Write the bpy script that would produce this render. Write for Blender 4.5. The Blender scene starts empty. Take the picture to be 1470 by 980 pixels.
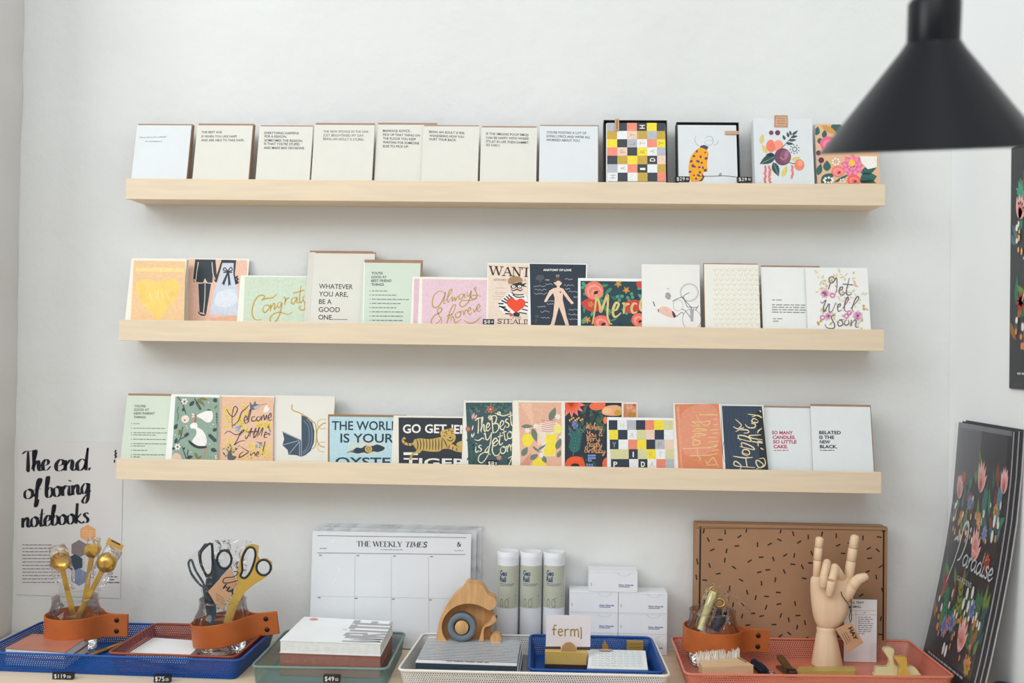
import bpy, bmesh, math, random
from mathutils import Vector, Matrix, geometry, noise
random.seed(7)
SC = bpy.context.scene
COL = SC.collection
PI = math.pi

# ---------------------------------------------------------------- camera
CAM = Vector((0.0891, -1.8355, 1.27)); YAW, PITCH, ROLL = -0.0353, 0.0095, 0.0140
FPX = 1429.0
_f = Vector((math.sin(YAW)*math.cos(PITCH), math.cos(YAW)*math.cos(PITCH), math.sin(PITCH)))
_r0 = Vector((math.cos(YAW), -math.sin(YAW), 0)); _u0 = _r0.cross(_f)
_r = math.cos(ROLL)*_r0 + math.sin(ROLL)*_u0
_u = -math.sin(ROLL)*_r0 + math.cos(ROLL)*_u0
cd = bpy.data.cameras.new('camera'); cam = bpy.data.objects.new('camera', cd); COL.objects.link(cam)
cam.matrix_world = Matrix(((_r.x, _u.x, -_f.x, CAM.x), (_r.y, _u.y, -_f.y, CAM.y), (_r.z, _u.z, -_f.z, CAM.z), (0, 0, 0, 1)))
cd.sensor_width = 36; cd.lens = FPX/1470*36; cd.clip_start = .05
cd.dof.use_dof = True; cd.dof.focus_distance = 1.74; cd.dof.aperture_fstop = 2.8
SC.camera = cam

# ---------------------------------------------------------------- light, exposure
SC.view_settings.view_transform = 'Standard'; SC.view_settings.look = 'None'
SC.view_settings.gamma = 1; SC.view_settings.use_curve_mapping = False
SC.view_settings.exposure = -0.10
W = bpy.data.worlds.new('daylight'); SC.world = W; W.use_nodes = True
bg = W.node_tree.nodes['Background']; bg.inputs[1].default_value = .74
_t = W.node_tree.nodes.new('ShaderNodeTexCoord'); _s = W.node_tree.nodes.new('ShaderNodeSeparateXYZ'); _c = W.node_tree.nodes.new('ShaderNodeValToRGB')
W.node_tree.links.new(_t.outputs['Generated'], _s.inputs[0]); W.node_tree.links.new(_s.outputs['Z'], _c.inputs[0]); W.node_tree.links.new(_c.outputs[0], bg.inputs[0])
_c.color_ramp.elements[0].position = 0; _c.color_ramp.elements[0].color = (.76, .73, .72, 1)      # soft room daylight, stronger from above
_c.color_ramp.elements[1].position = .7; _c.color_ramp.elements[1].color = (1.12, 1.2, 1.24, 1)
def area(name, loc, target, size, power, color=(1, 1, 1)):
    l = bpy.data.lights.new(name, 'AREA'); l.shape = 'RECTANGLE'; l.size, l.size_y = size; l.energy = power; l.color = color
    o = bpy.data.objects.new(name, l); COL.objects.link(o); o.location = loc
    o.rotation_euler = (Vector(target)-Vector(loc)).to_track_quat('-Z', 'Y').to_euler(); return o
area('window_daylight', (-2.7, -2.2, 2.9), (.6, 0, 1.5), (1.8, 1.8), 58, (.93, .985, 1))
area('shopfront_daylight', (-.4, -2.7, 3.2), (-.6, 0, 1.4), (2.4, 1.4), 29, (.95, .985, 1))  # added frontal fill, no such source in view; brightens the left of the wall

# ---------------------------------------------------------------- helpers
def lin(c):
    if isinstance(c, str):
        c = [int(c[i:i+2], 16)/255 for i in (0, 2, 4)]
    return tuple((x/12.92 if x <= .04045 else ((x+.055)/1.055)**2.4) for x in c)
MATS = {}
def mat(key, col=None, rough=.6, metal=0, vary=.05, vscale=30, bump=0, bscale=80, coat=0, spec=.4, wood=None, sheen=0):
    if key in MATS: return MATS[key]
    m = bpy.data.materials.new(key); m.use_nodes = True; MATS[key] = m
    nt = m.node_tree; b = nt.nodes['Principled BSDF']
    b.inputs['Roughness'].default_value = rough; b.inputs['Metallic'].default_value = metal
    b.inputs['Coat Weight'].default_value = coat; b.inputs['Coat Roughness'].default_value = .12
    b.inputs['Specular IOR Level'].default_value = spec
    c = lin(col)
    tc = nt.nodes.new('ShaderNodeTexCoord')
    if wood:
        mp = nt.nodes.new('ShaderNodeMapping'); mp.inputs['Scale'].default_value = wood
        nt.links.new(tc.outputs['Object'], mp.inputs[0]); src = mp.outputs[0]
    else: src = tc.outputs['Object']
    n = nt.nodes.new('ShaderNodeTexNoise'); n.inputs['Scale'].default_value = vscale; n.inputs['Detail'].default_value = 4
    if wood: n.inputs['Distortion'].default_value = .6
    nt.links.new(src, n.inputs[0])
    r = nt.nodes.new('ShaderNodeValToRGB')
    r.color_ramp.elements[0].position = .3; r.color_ramp.elements[1].position = .7
    r.color_ramp.elements[0].color = tuple(x*(1-vary) for x in c)+(1,)
    r.color_ramp.elements[1].color = tuple(min(1, x*(1+vary)) for x in c)+(1,)
    nt.links.new(n.outputs[0], r.inputs[0]); nt.links.new(r.outputs[0], b.inputs['Base Color'])
    if bump:
        n2 = nt.nodes.new('ShaderNodeTexNoise'); n2.inputs['Scale'].default_value = bscale; n2.inputs['Detail'].default_value = 3
        nt.links.new(src, n2.inputs[0])
        bp = nt.nodes.new('ShaderNodeBump'); bp.inputs['Strength'].default_value = bump; bp.inputs['Distance'].default_value = .004
        nt.links.new(n2.outputs[0], bp.inputs['Height']); nt.links.new(bp.outputs[0], b.inputs['Normal'])
    return m
def ink(hexcol, rough=.55):
    k = 'ink_'+hexcol
    if k in MATS: return MATS[k]
    return mat(k, hexcol, rough, vary=.06, vscale=220)
def clear(key, tint=(1, 1, 1), rough=.03, fac=.12, bump=0, bscale=25):
    """thin clear sheet: mostly see-through, glossy where it catches light"""
    if key in MATS: return MATS[key]
    m = bpy.data.materials.new(key); m.use_nodes = True; MATS[key] = m; nt = m.node_tree; nt.nodes.clear()
    out = nt.nodes.new('ShaderNodeOutputMaterial'); mx = nt.nodes.new('ShaderNodeMixShader')
    t = nt.nodes.new('ShaderNodeBsdfTransparent'); t.inputs[0].default_value = tint+(1,)
    g = nt.nodes.new('ShaderNodeBsdfGlossy'); g.inputs['Roughness'].default_value = rough; g.inputs[0].default_value = (1, 1, 1, 1)
    lw = nt.nodes.new('ShaderNodeLayerWeight'); lw.inputs[0].default_value = fac
    ml = nt.nodes.new('ShaderNodeMath'); ml.operation = 'MULTIPLY'; ml.inputs[1].default_value = .75; ml.use_clamp = True
    nt.links.new(lw.outputs['Fresnel'], ml.inputs[0]); nt.links.new(ml.outputs[0], mx.inputs[0]); nt.links.new(t.outputs[0], mx.inputs[1]); nt.links.new(g.outputs[0], mx.inputs[2])
    nt.links.new(mx.outputs[0], out.inputs[0])
    if bump:
        tc = nt.nodes.new('ShaderNodeTexCoord'); n = nt.nodes.new('ShaderNodeTexNoise'); n.inputs['Scale'].default_value = bscale
        n.inputs['Detail'].default_value = 2; n.inputs['Distortion'].default_value = 1.5
        nt.links.new(tc.outputs['Object'], n.inputs[0]); bp = nt.nodes.new('ShaderNodeBump'); bp.inputs['Strength'].default_value = bump
        bp.inputs['Distance'].default_value = .01
        nt.links.new(n.outputs[0], bp.inputs['Height']); nt.links.new(bp.outputs[0], g.inputs['Normal']); nt.links.new(bp.outputs[0], lw.inputs['Normal'])
    return m
def perforated(key, col, pitch=.0032, hole=.33, rough=.45):
    """painted sheet metal pierced by a staggered grid of round holes (laid out on the sheet's own UVs in metres)"""
    if key in MATS: return MATS[key]
    m = mat(key, col, rough, vary=.03); nt = m.node_tree; N = nt.nodes; L = nt.links; b = N['Principled BSDF']
    uv = N.new('ShaderNodeTexCoord'); sx = N.new('ShaderNodeSeparateXYZ'); L.new(uv.outputs['UV'], sx.inputs[0])
    def M(op, a, c=None):
        x = N.new('ShaderNodeMath'); x.operation = op
        for i, v in enumerate((a, c)):
            if v is None: continue
            if hasattr(v, 'links'): L.new(v, x.inputs[i])
            else: x.inputs[i].default_value = v
        return x.outputs[0]
    rowh = pitch*.866
    v = M('DIVIDE', sx.outputs['Y'], rowh); row = M('FLOOR', v)
    odd = M('MULTIPLY', M('FLOORED_MODULO', row, 2.0), .5)
    u = M('ADD', M('DIVIDE', sx.outputs['X'], pitch), odd)
    fu = M('SUBTRACT', M('FRACT', u), .5); fv = M('MULTIPLY', M('SUBTRACT', M('FRACT', v), .5), .866)
    d = M('SQRT', M('ADD', M('MULTIPLY', fu, fu), M('MULTIPLY', fv, fv)))
    L.new(M('GREATER_THAN', d, hole), b.inputs['Alpha'])
    return m

class MB:
    """collects shapes of several materials into one mesh"""
    def __init__(s): s.v = []; s.f = []; s.m = []; s.mats = []; s.uv = {}; s.smooth = set()
    def mi(s, m):
        if m not in s.mats: s.mats.append(m)
        return s.mats.index(m)
    def add(s, vs, fs, m, smooth=False):
        o = len(s.v); s.v += [Vector(v) for v in vs]; k = s.mi(m)
        for f in fs:
            if smooth: s.smooth.add(len(s.f))
            s.f.append([o+i for i in f]); s.m.append(k)
        return o
    def box(s, x0, x1, y0, y1, z0, z1, m, M=None):
        vs = [Vector((x, y, z)) for z in (z0, z1) for x, y in ((x0, y0), (x1, y0), (x1, y1), (x0, y1))]
        if M: vs = [M@v for v in vs]
        s.add(vs, [(3, 2, 1, 0), (4, 5, 6, 7), (0, 1, 5, 4), (1, 2, 6, 5), (2, 3, 7, 6), (3, 0, 4, 7)], m)
    def loft(s, rings, m, cap=True, smooth=True, closed=True):
        n = len(rings[0]); o = len(s.v)
        vs = [p for r in rings for p in r]; fs = []
        for i in range(len(rings)-1):
            for j in range(n if closed else n-1):
                k = (j+1) % n; fs.append((i*n+j, i*n+k, (i+1)*n+k, (i+1)*n+j))
        s.add(vs, fs, m, smooth)
        if cap:
            s.add([rings[0][j] for j in range(n)][::-1], [tuple(range(n))], m)
            s.add(rings[-1], [tuple(range(n))], m)
    def lathe(s, prof, m, c=(0, 0, 0), n=32, M=None, cap=False):
        rings = []
        for r, z in prof:
            ring = [Vector((c[0]+r*math.cos(2*PI*j/n), c[1]+r*math.sin(2*PI*j/n), c[2]+z)) for j in range(n)]
            rings.append([M@p for p in ring] if M else ring)
        s.loft(rings, m, cap=cap)
    def tube(s, pts, r, m, n=8, closed=False, cap=True):
        pts = [Vector(p) for p in pts]; N = len(pts); rings = []; up = None
        rr = r if isinstance(r, (list, tuple)) else [r]*N
        for i, p in enumerate(pts):
            a = pts[(i-1) % N] if (closed or i > 0) else p; b = pts[(i+1) % N] if (closed or i < N-1) else p
            d1 = (p-a).normalized() if (p-a).length > 1e-9 else None; d2 = (b-p).normalized() if (b-p).length > 1e-9 else None
            t = ((d1 or d2)+(d2 or d1)).normalized() if ((d1 or d2)+(d2 or d1)).length > 1e-6 else (d1 or d2)
            if up is None:
                up = Vector((0, 0, 1)) if abs(t.z) < .9 else Vector((1, 0, 0))
            x = up.cross(t)
            if x.length < 1e-6: x = Vector((1, 0, 0)).cross(t)
            x.normalize(); up = t.cross(x)
            sc = 1.0
            if d1 and d2: sc = 1/max(.5, math.sqrt((1+d1.dot(d2))/2))
            rings.append([p+(x*math.cos(2*PI*j/n)+up*math.sin(2*PI*j/n))*rr[i]*(sc if False else 1) for j in range(n)])
        if closed: rings.append(rings[0])
        s.loft(rings, m, cap=cap and not closed)
    def sphere(s, c, r, m, n=16, sc=(1, 1, 1), M=None):
        prof = [(max(1e-5, math.cos(a)), math.sin(a)) for a in [(-.5+i/(n//2))*PI for i in range(n//2+1)]]
        rings = []
        for q, z in prof:
            ring = [Vector((r*q*math.cos(2*PI*j/n)*sc[0], r*q*math.sin(2*PI*j/n)*sc[1], r*z*sc[2])) for j in range(n)]
            rings.append([(M@p if M else p)+Vector(c) for p in ring])
        s.loft(rings, m, cap=False)
    def prism(s, outline, M, depth, m, mside=None, holes=()):
        """flat outline (xy, may have holes) extruded by depth along local z, placed by matrix M"""
        loops = [list(outline)]+[list(h) for h in holes]
        flat = [p for l in loops for p in l]
        tris = geometry.tessellate_polygon([[Vector((p[0], p[1], 0)) for p in l] for l in loops])
        top = [M@Vector((p[0], p[1], depth)) for p in flat]; bot = [M@Vector((p[0], p[1], 0)) for p in flat]
        s.add(top, [tuple(t) for t in tris], m); s.add(bot, [tuple(t)[::-1] for t in tris], m)
        o = 0
        for l in loops:
            n = len(l); vs = bot[o:o+n]+top[o:o+n]
            s.add(vs, [(i, (i+1) % n, n+(i+1) % n, n+i) for i in range(n)], mside or m); o += n
    def build(s, name, parent=None, loc=None, bevel=0, recalc=True, segs=2, subd=0):
        me = bpy.data.meshes.new(name)
        L = Vector(loc) if loc is not None else (parent_loc(parent) if parent else Vector())
        me.from_pydata([tuple(v-L) for v in s.v], [], s.f)
        for m in s.mats: me.materials.append(m)
        for i, p in enumerate(me.polygons):
            p.material_index = s.m[i]; p.use_smooth = i in s.smooth
        if s.uv:
            ul = me.uv_layers.new(name='UVMap')
            for i, p in enumerate(me.polygons):
                if i in s.uv:
                    for li, c in zip(p.loop_indices, s.uv[i]): ul.data[li].uv = c
        if recalc:
            bm = bmesh.new(); bm.from_mesh(me); bmesh.ops.recalc_face_normals(bm, faces=bm.faces); bm.to_mesh(me); bm.free()
        o = bpy.data.objects.new(name, me); COL.objects.link(o)
        if parent:
            o.parent = parent; o.location = L-parent_loc(parent)
        else: o.location = L
        if bevel:
            md = o.modifiers.new('edge_rounding', 'BEVEL'); md.width = bevel; md.segments = segs; md.limit_method = 'ANGLE'; md.angle_limit = math.radians(40)
        if subd:
            md = o.modifiers.new('smoothing', 'SUBSURF'); md.levels = md.render_levels = subd
        return o
def parent_loc(o):
    v = Vector(o.location); p = o.parent
    while p: v = v+Vector(p.location); p = p.parent
    return v
def tag(o, label=None, cat=None, group=None, kind=None):
    for k, v in (('label', label), ('category', cat), ('group', group), ('kind', kind)):
        if v: o[k] = v
    return o
def empty(name, loc, label, cat, group=None):
    o = bpy.data.objects.new(name, None); COL.objects.link(o); o.location = loc; o.empty_display_size = .05
    return tag(o, label, cat, group)
def copy_tree(o, delta, label, group=None, parent=None):
    c = o.copy(); COL.objects.link(c)
    if parent: c.parent = parent
    else: c.location = Vector(o.location)+Vector(delta)
    if label: c['label'] = label
    if group: c['group'] = group
    for ch in [x for x in COL.objects if x.parent == o]: copy_tree(ch, delta, None, None, c)
    return c

# measured sight lines: where a photographed point lies on a given real plane
def ray(px, py): return _f+_r*((px-735)/FPX)-_u*((py-490)/FPX)
def at(px, py, x=None, y=None, z=None):
    d = ray(px, py); i = 0 if x is not None else 1 if y is not None else 2
    v = (x, y, z)[i]; return CAM+d*((v-CAM[i])/d[i])
class Plane:
    def __init__(s, O, N): s.O = Vector(O); s.N = Vector(N).normalized()
    def hit(s, px, py, off=0):
        d = ray(px, py); return CAM+d*(((s.O-CAM).dot(s.N)+off)/d.dot(s.N))

# ---------------------------------------------------------------- lettering and drawing
def catmull(pts, n=6, closed=False):
    P = [Vector((p[0], p[1])) for p in pts]
    if len(P) < 3: return P
    N = len(P); out = []
    for i in range(N if closed else N-1):
        p0 = P[(i-1) % N] if closed or i > 0 else P[0]*2-P[1]
        p1 = P[i]; p2 = P[(i+1) % N]; p3 = P[(i+2) % N] if closed or i+2 < N else P[-1]*2-P[-2]
        for k in range(n):
            t = k/n
            out.append(.5*((2*p1)+(p2-p0)*t+(2*p0-5*p1+4*p2-p3)*t*t+(3*p1-p0-3*p2+p3)*t**3))
    if not closed: out.append(P[-1])
    return out
def circle(cx, cy, rx, ry=None, n=20, rot=0):
    ry = ry or rx; c, s = math.cos(rot), math.sin(rot)
    return [(cx+rx*math.cos(a)*c-ry*math.sin(a)*s, cy+rx*math.cos(a)*s+ry*math.sin(a)*c) for a in [2*PI*i/n for i in range(n)]]
def leaf(x0, y0, x1, y1, w, n=7):
    """pointed leaf from base to tip"""
    d = Vector((x1-x0, y1-y0)); q = Vector((-d.y, d.x)).normalized()*w
    up = [Vector((x0, y0))+d*(i/n)+q*math.sin(PI*(i/n)**.8) for i in range(n+1)]
    dn = [Vector((x0, y0))+d*(i/n)-q*math.sin(PI*(i/n)**.8) for i in range(n-1, 0, -1)]
    return [tuple(p) for p in up+dn]
_TXT = {}
def text_mesh(s, bold=0, spacing=1.0):
    k = (s, bold, spacing)
    if k in _TXT: return _TXT[k]
    cu = bpy.data.curves.new('lettering', 'FONT'); cu.body = s; cu.offset = bold; cu.resolution_u = 3; cu.space_character = spacing
    ob = bpy.data.objects.new('lettering', cu); COL.objects.link(ob)
    dg = bpy.context.evaluated_depsgraph_get(); ev = ob.evaluated_get(dg); me = ev.to_mesh()
    v = [(p.co.x, p.co.y) for p in me.vertices]; f = [tuple(p.vertices) for p in me.polygons]
    ev.to_mesh_clear(); bpy.data.objects.remove(ob); bpy.data.curves.remove(cu)
    _TXT[k] = (v, f); return v, f
SCR = {
'a': ([[(.75,.8),(.45,1),(.1,.7),(.07,.3),(.3,0),(.6,.25),(.76,.9)],[(.77,.95),(.74,.3),(.9,0),(1.1,.25)]],.98),
'b': ([[(0,.3),(.3,1.3),(.35,1.95),(.2,1.9),(.13,1),(.15,.2),(.4,0),(.7,.3),(.65,.8),(.4,.95),(.2,.6)]],.8),
'c': ([[(.65,.8),(.4,1),(.08,.6),(.15,.1),(.45,0),(.75,.3)]],.7),
'd': ([[(.7,.8),(.4,1),(.08,.6),(.15,.1),(.4,0),(.7,.5),(.8,2)],[(.8,2),(.74,.3),(.92,0),(1.1,.2)]],.98),
'e': ([[(.1,.4),(.5,.55),(.6,.85),(.35,1.02),(.08,.6),(.15,.1),(.45,0),(.8,.35)]],.7),
'f': ([[(0,.2),(.35,1.2),(.5,1.85),(.35,2),(.22,1.5),(.2,0),(.15,-.8),(.3,-.7),(.4,-.1)],[(0,.9),(.55,.95)]],.6),
'g': ([[(.7,.8),(.4,1),(.1,.6),(.15,.15),(.4,.05),(.68,.5),(.75,.95),(.7,-.4),(.45,-.9),(.15,-.7),(.45,-.2),(1,.25)]],.92),
'h': ([[(0,.2),(.3,1.3),(.4,1.9),(.25,1.95),(.18,1.2),(.15,0)],[(.15,.3),(.4,.9),(.6,.9),(.62,.2),(.8,0),(1,.25)]],.9),
'i': ([[(.15,.95),(.12,.2),(.28,0),(.5,.25)],[(.2,1.35),(.23,1.45)]],.42),
'k': ([[(.15,2),(.1,0)],[(.6,.95),(.15,.45),(.45,.15),(.75,0),(.9,.2)]],.78),
'l': ([[(0,.25),(.32,1.3),(.38,1.9),(.22,1.95),(.12,1.2),(.14,.2),(.32,0),(.55,.3)]],.48),
'm': ([[(.05,.95),(.08,0)],[(.08,.4),(.35,.95),(.48,.7),(.48,0)],[(.48,.4),(.75,.95),(.9,.7),(.88,.2),(1.05,0),(1.25,.25)]],1.18),
'n': ([[(.05,.95),(.08,0)],[(.08,.4),(.4,.95),(.58,.75),(.58,.2),(.75,0),(.95,.25)]],.88),
'o': ([[(.45,1),(.1,.75),(.1,.2),(.4,0),(.7,.3),(.65,.8),(.42,1),(.55,.78),(.9,.85)]],.85),
'p': ([[(.12,1),(.08,-.9)],[(.1,.5),(.4,1),(.7,.7),(.62,.15),(.3,0),(.12,.2)]],.8),
'r': ([[(.05,.95),(.1,0)],[(.1,.5),(.35,.95),(.58,.88)]],.58),
's': ([[(.58,.85),(.35,1),(.15,.78),(.52,.35),(.4,.03),(.08,.1)]],.64),
't': ([[(.28,1.7),(.2,.25),(.38,0),(.62,.25)],[(-.02,1.15),(.58,1.22)]],.54),
'u': ([[(.08,.95),(.1,.25),(.3,0),(.6,.3),(.68,.95)],[(.68,.95),(.68,.2),(.85,0),(1,.2)]],.92),
'v': ([[(.05,.95),(.3,0),(.6,.95),(.8,.85)]],.72),
'w': ([[(.05,.95),(.12,.2),(.35,0),(.5,.6),(.6,.1),(.85,.2),(.95,.95),(1.15,.85)]],1.08),
'y': ([[(.08,.95),(.1,.35),(.3,.1),(.6,.4),(.68,.95),(.62,-.3),(.4,-.9),(.12,-.75),(.4,-.2),(.95,.25)]],.9),
'B': ([[(.3,1.9),(.2,0)],[(0,1.6),(.4,2),(.9,1.75),(.7,1.15),(.35,1.05),(.9,.9),(1,.35),(.6,0),(.1,.1)]],1.12),
'C': ([[(1,1.5),(.9,1.95),(.35,1.8),(.05,.9),(.3,.1),(.7,0),(1.1,.4)]],1.0),
'F': ([[(.3,1.95),(.2,0)],[(0,1.8),(.4,2),(1,1.95)],[(0,1),(.7,1.05)]],.85),
'G': ([[(.9,1.6),(.6,2),(.15,1.6),(.2,1),(.6,1),(.95,1.6),(.95,.5),(.8,-.1)]],1.05),
'H': ([[(0,1.6),(.25,1.95),(.3,0)],[(.95,2),(.9,0),(1.1,.2)],[(.1,.95),(1,1.05)]],1.22),
'L': ([[(.7,1.7),(.5,2),(.3,1.4),(.2,.3),(0,.05),(.4,.1),(.9,0)]],.9),
'M': ([[(0,0),(.2,1.9),(.55,.5),(.95,1.95),(1.05,.1),(1.25,0)]],1.3),
'O': ([[(.6,2),(.1,1.5),(.1,.5),(.6,0),(1.1,.5),(1.1,1.5),(.6,2),(.4,1.7)]],1.25),
'P': ([[(.3,1.9),(.15,0)],[(0,1.5),(.4,2),(1,1.8),(.9,1.1),(.3,1)]],1.0),
'S': ([[(.9,1.7),(.6,2),(.25,1.6),(.6,1),(.7,.4),(.4,0),(0,.2)]],.9),
'T': ([[(0,1.75),(.4,2),(1,1.95)],[(.55,1.95),(.48,.2),(.35,0)]],.85),
'V': ([[(0,1.8),(.2,1.9),(.45,0),(.95,2)]],.8),
'W': ([[(0,1.7),(.2,1.9),(.3,.1),(.7,1.4),(.9,.1),(1.3,2)]],1.25),
'Y': ([[(0,1.8),(.15,1.95),(.3,1.1),(.6,1.1),(.95,1.95)],[(.95,1.95),(.8,.4),(.5,-.7),(.2,-.5),(.6,.1)]],1.0),
'&': ([[(1,.7),(.5,0),(.1,.2),(.3,.8),(.75,1.5),(.55,1.95),(.3,1.6),(.9,.1),(1.1,0)]],1.15),
'!': ([[(.3,2),(.15,.6)],[(.12,.1),(.13,0)]],.4), ' ': ([], .45)}
def _arc(cx, cy, rx, ry, a0, a1, n=10):
    return [(cx+rx*math.cos(math.radians(a0+(a1-a0)*i/n)), cy+ry*math.sin(math.radians(a0+(a1-a0)*i/n))) for i in range(n+1)]
# slab / book serif capitals: (stroke, thick?) ; bars of serif at (x, y)
SER = {
'T': ([([(0,1),(.8,1)],0),([(.4,1),(.4,0)],1)],[(.4,0)],.85,[(0,.9),(.8,.9)]),
'H': ([([(.12,1),(.12,0)],1),([(.75,1),(.75,0)],1),([(.12,.5),(.75,.5)],0)],[(.12,0),(.12,1),(.75,0),(.75,1)],.95,[]),
'E': ([([(.12,1),(.12,0)],1),([(.12,1),(.65,1)],0),([(.12,.52),(.5,.52)],0),([(.12,0),(.68,0)],0)],[(.1,0),(.1,1)],.8,[(.65,.9),(.68,.1)]),
'W': ([([(.05,1),(.35,0)],1),([(.35,0),(.6,1)],0),([(.6,1),(.9,0)],1),([(.9,0),(1.15,1)],0)],[(.07,1),(.6,1),(1.13,1)],1.25,[]),
'K': ([([(.12,1),(.12,0)],1),([(.7,1),(.14,.42)],0),([(.3,.58),(.75,0)],1)],[(.12,0),(.12,1),(.7,1),(.75,0)],.9,[]),
'L': ([([(.12,1),(.12,0)],1),([(.12,0),(.65,0)],0)],[(.12,0),(.12,1)],.75,[(.65,.1)]),
'Y': ([([(.05,1),(.4,.45)],1),([(.78,1),(.4,.45)],0),([(.4,.45),(.4,0)],1)],[(.07,1),(.76,1),(.4,0)],.85,[]),
'I': ([([(.18,1),(.18,0)],1)],[(.18,0),(.18,1)],.4,[]),
'M': ([([(.1,0),(.15,1)],0),([(.15,1),(.5,.1)],1),([(.5,.1),(.88,1)],0),([(.88,1),(.92,0)],1)],[(.1,0),(.13,1),(.9,1),(.92,0)],1.08,[]),
'S': ([(_arc(.35,.75,.24,.25,20,270)+_arc(.35,.25,.27,.25,90,-160),1)],[],.7,[(.58,.88),(.08,.12)]),
'A': ([([(.08,0),(.42,1)],0),([(.42,1),(.78,0)],1),([(.2,.35),(.64,.35)],0)],[(.08,0),(.78,0)],.88,[]),
'N': ([([(.12,1),(.12,0)],0),([(.12,1),(.72,0)],1),([(.72,0),(.72,1)],0)],[(.1,1),(.12,0),(.72,1)],.92,[]),
'D': ([([(.12,1),(.12,0)],1),([(.12,1),(.35,1)]+_arc(.35,.5,.4,.5,90,-90)+[(.12,0)],0)],[(.08,0),(.08,1)],.9,[]),
'F': ([([(.12,1),(.12,0)],1),([(.12,1),(.65,1)],0),([(.12,.5),(.5,.5)],0)],[(.12,0),(.1,1)],.75,[(.65,.9)]),
'O': ([(_arc(.42,.5,.36,.5,0,360,20),1)],[],.9,[]),
'R': ([([(.12,1),(.12,0)],1),([(.12,1),(.4,1)]+_arc(.4,.74,.26,.26,90,-90)+[(.12,.48)],0),([(.4,.48),(.75,0)],1)],[(.12,0),(.1,1),(.75,0)],.85,[]),
'G': ([(_arc(.42,.5,.36,.5,40,320,18)+[(.72,.4)],1)],[(.7,.42)],.9,[]),
'&': ([([(.85,.55),(.6,.1),(.3,0),(.1,.2),(.2,.45),(.5,.7),(.5,.95),(.32,1),(.25,.8),(.5,.4),(.85,0)],1)],[(.85,.55)],1,[]),
' ': ([],[],.38,[])}

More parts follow.
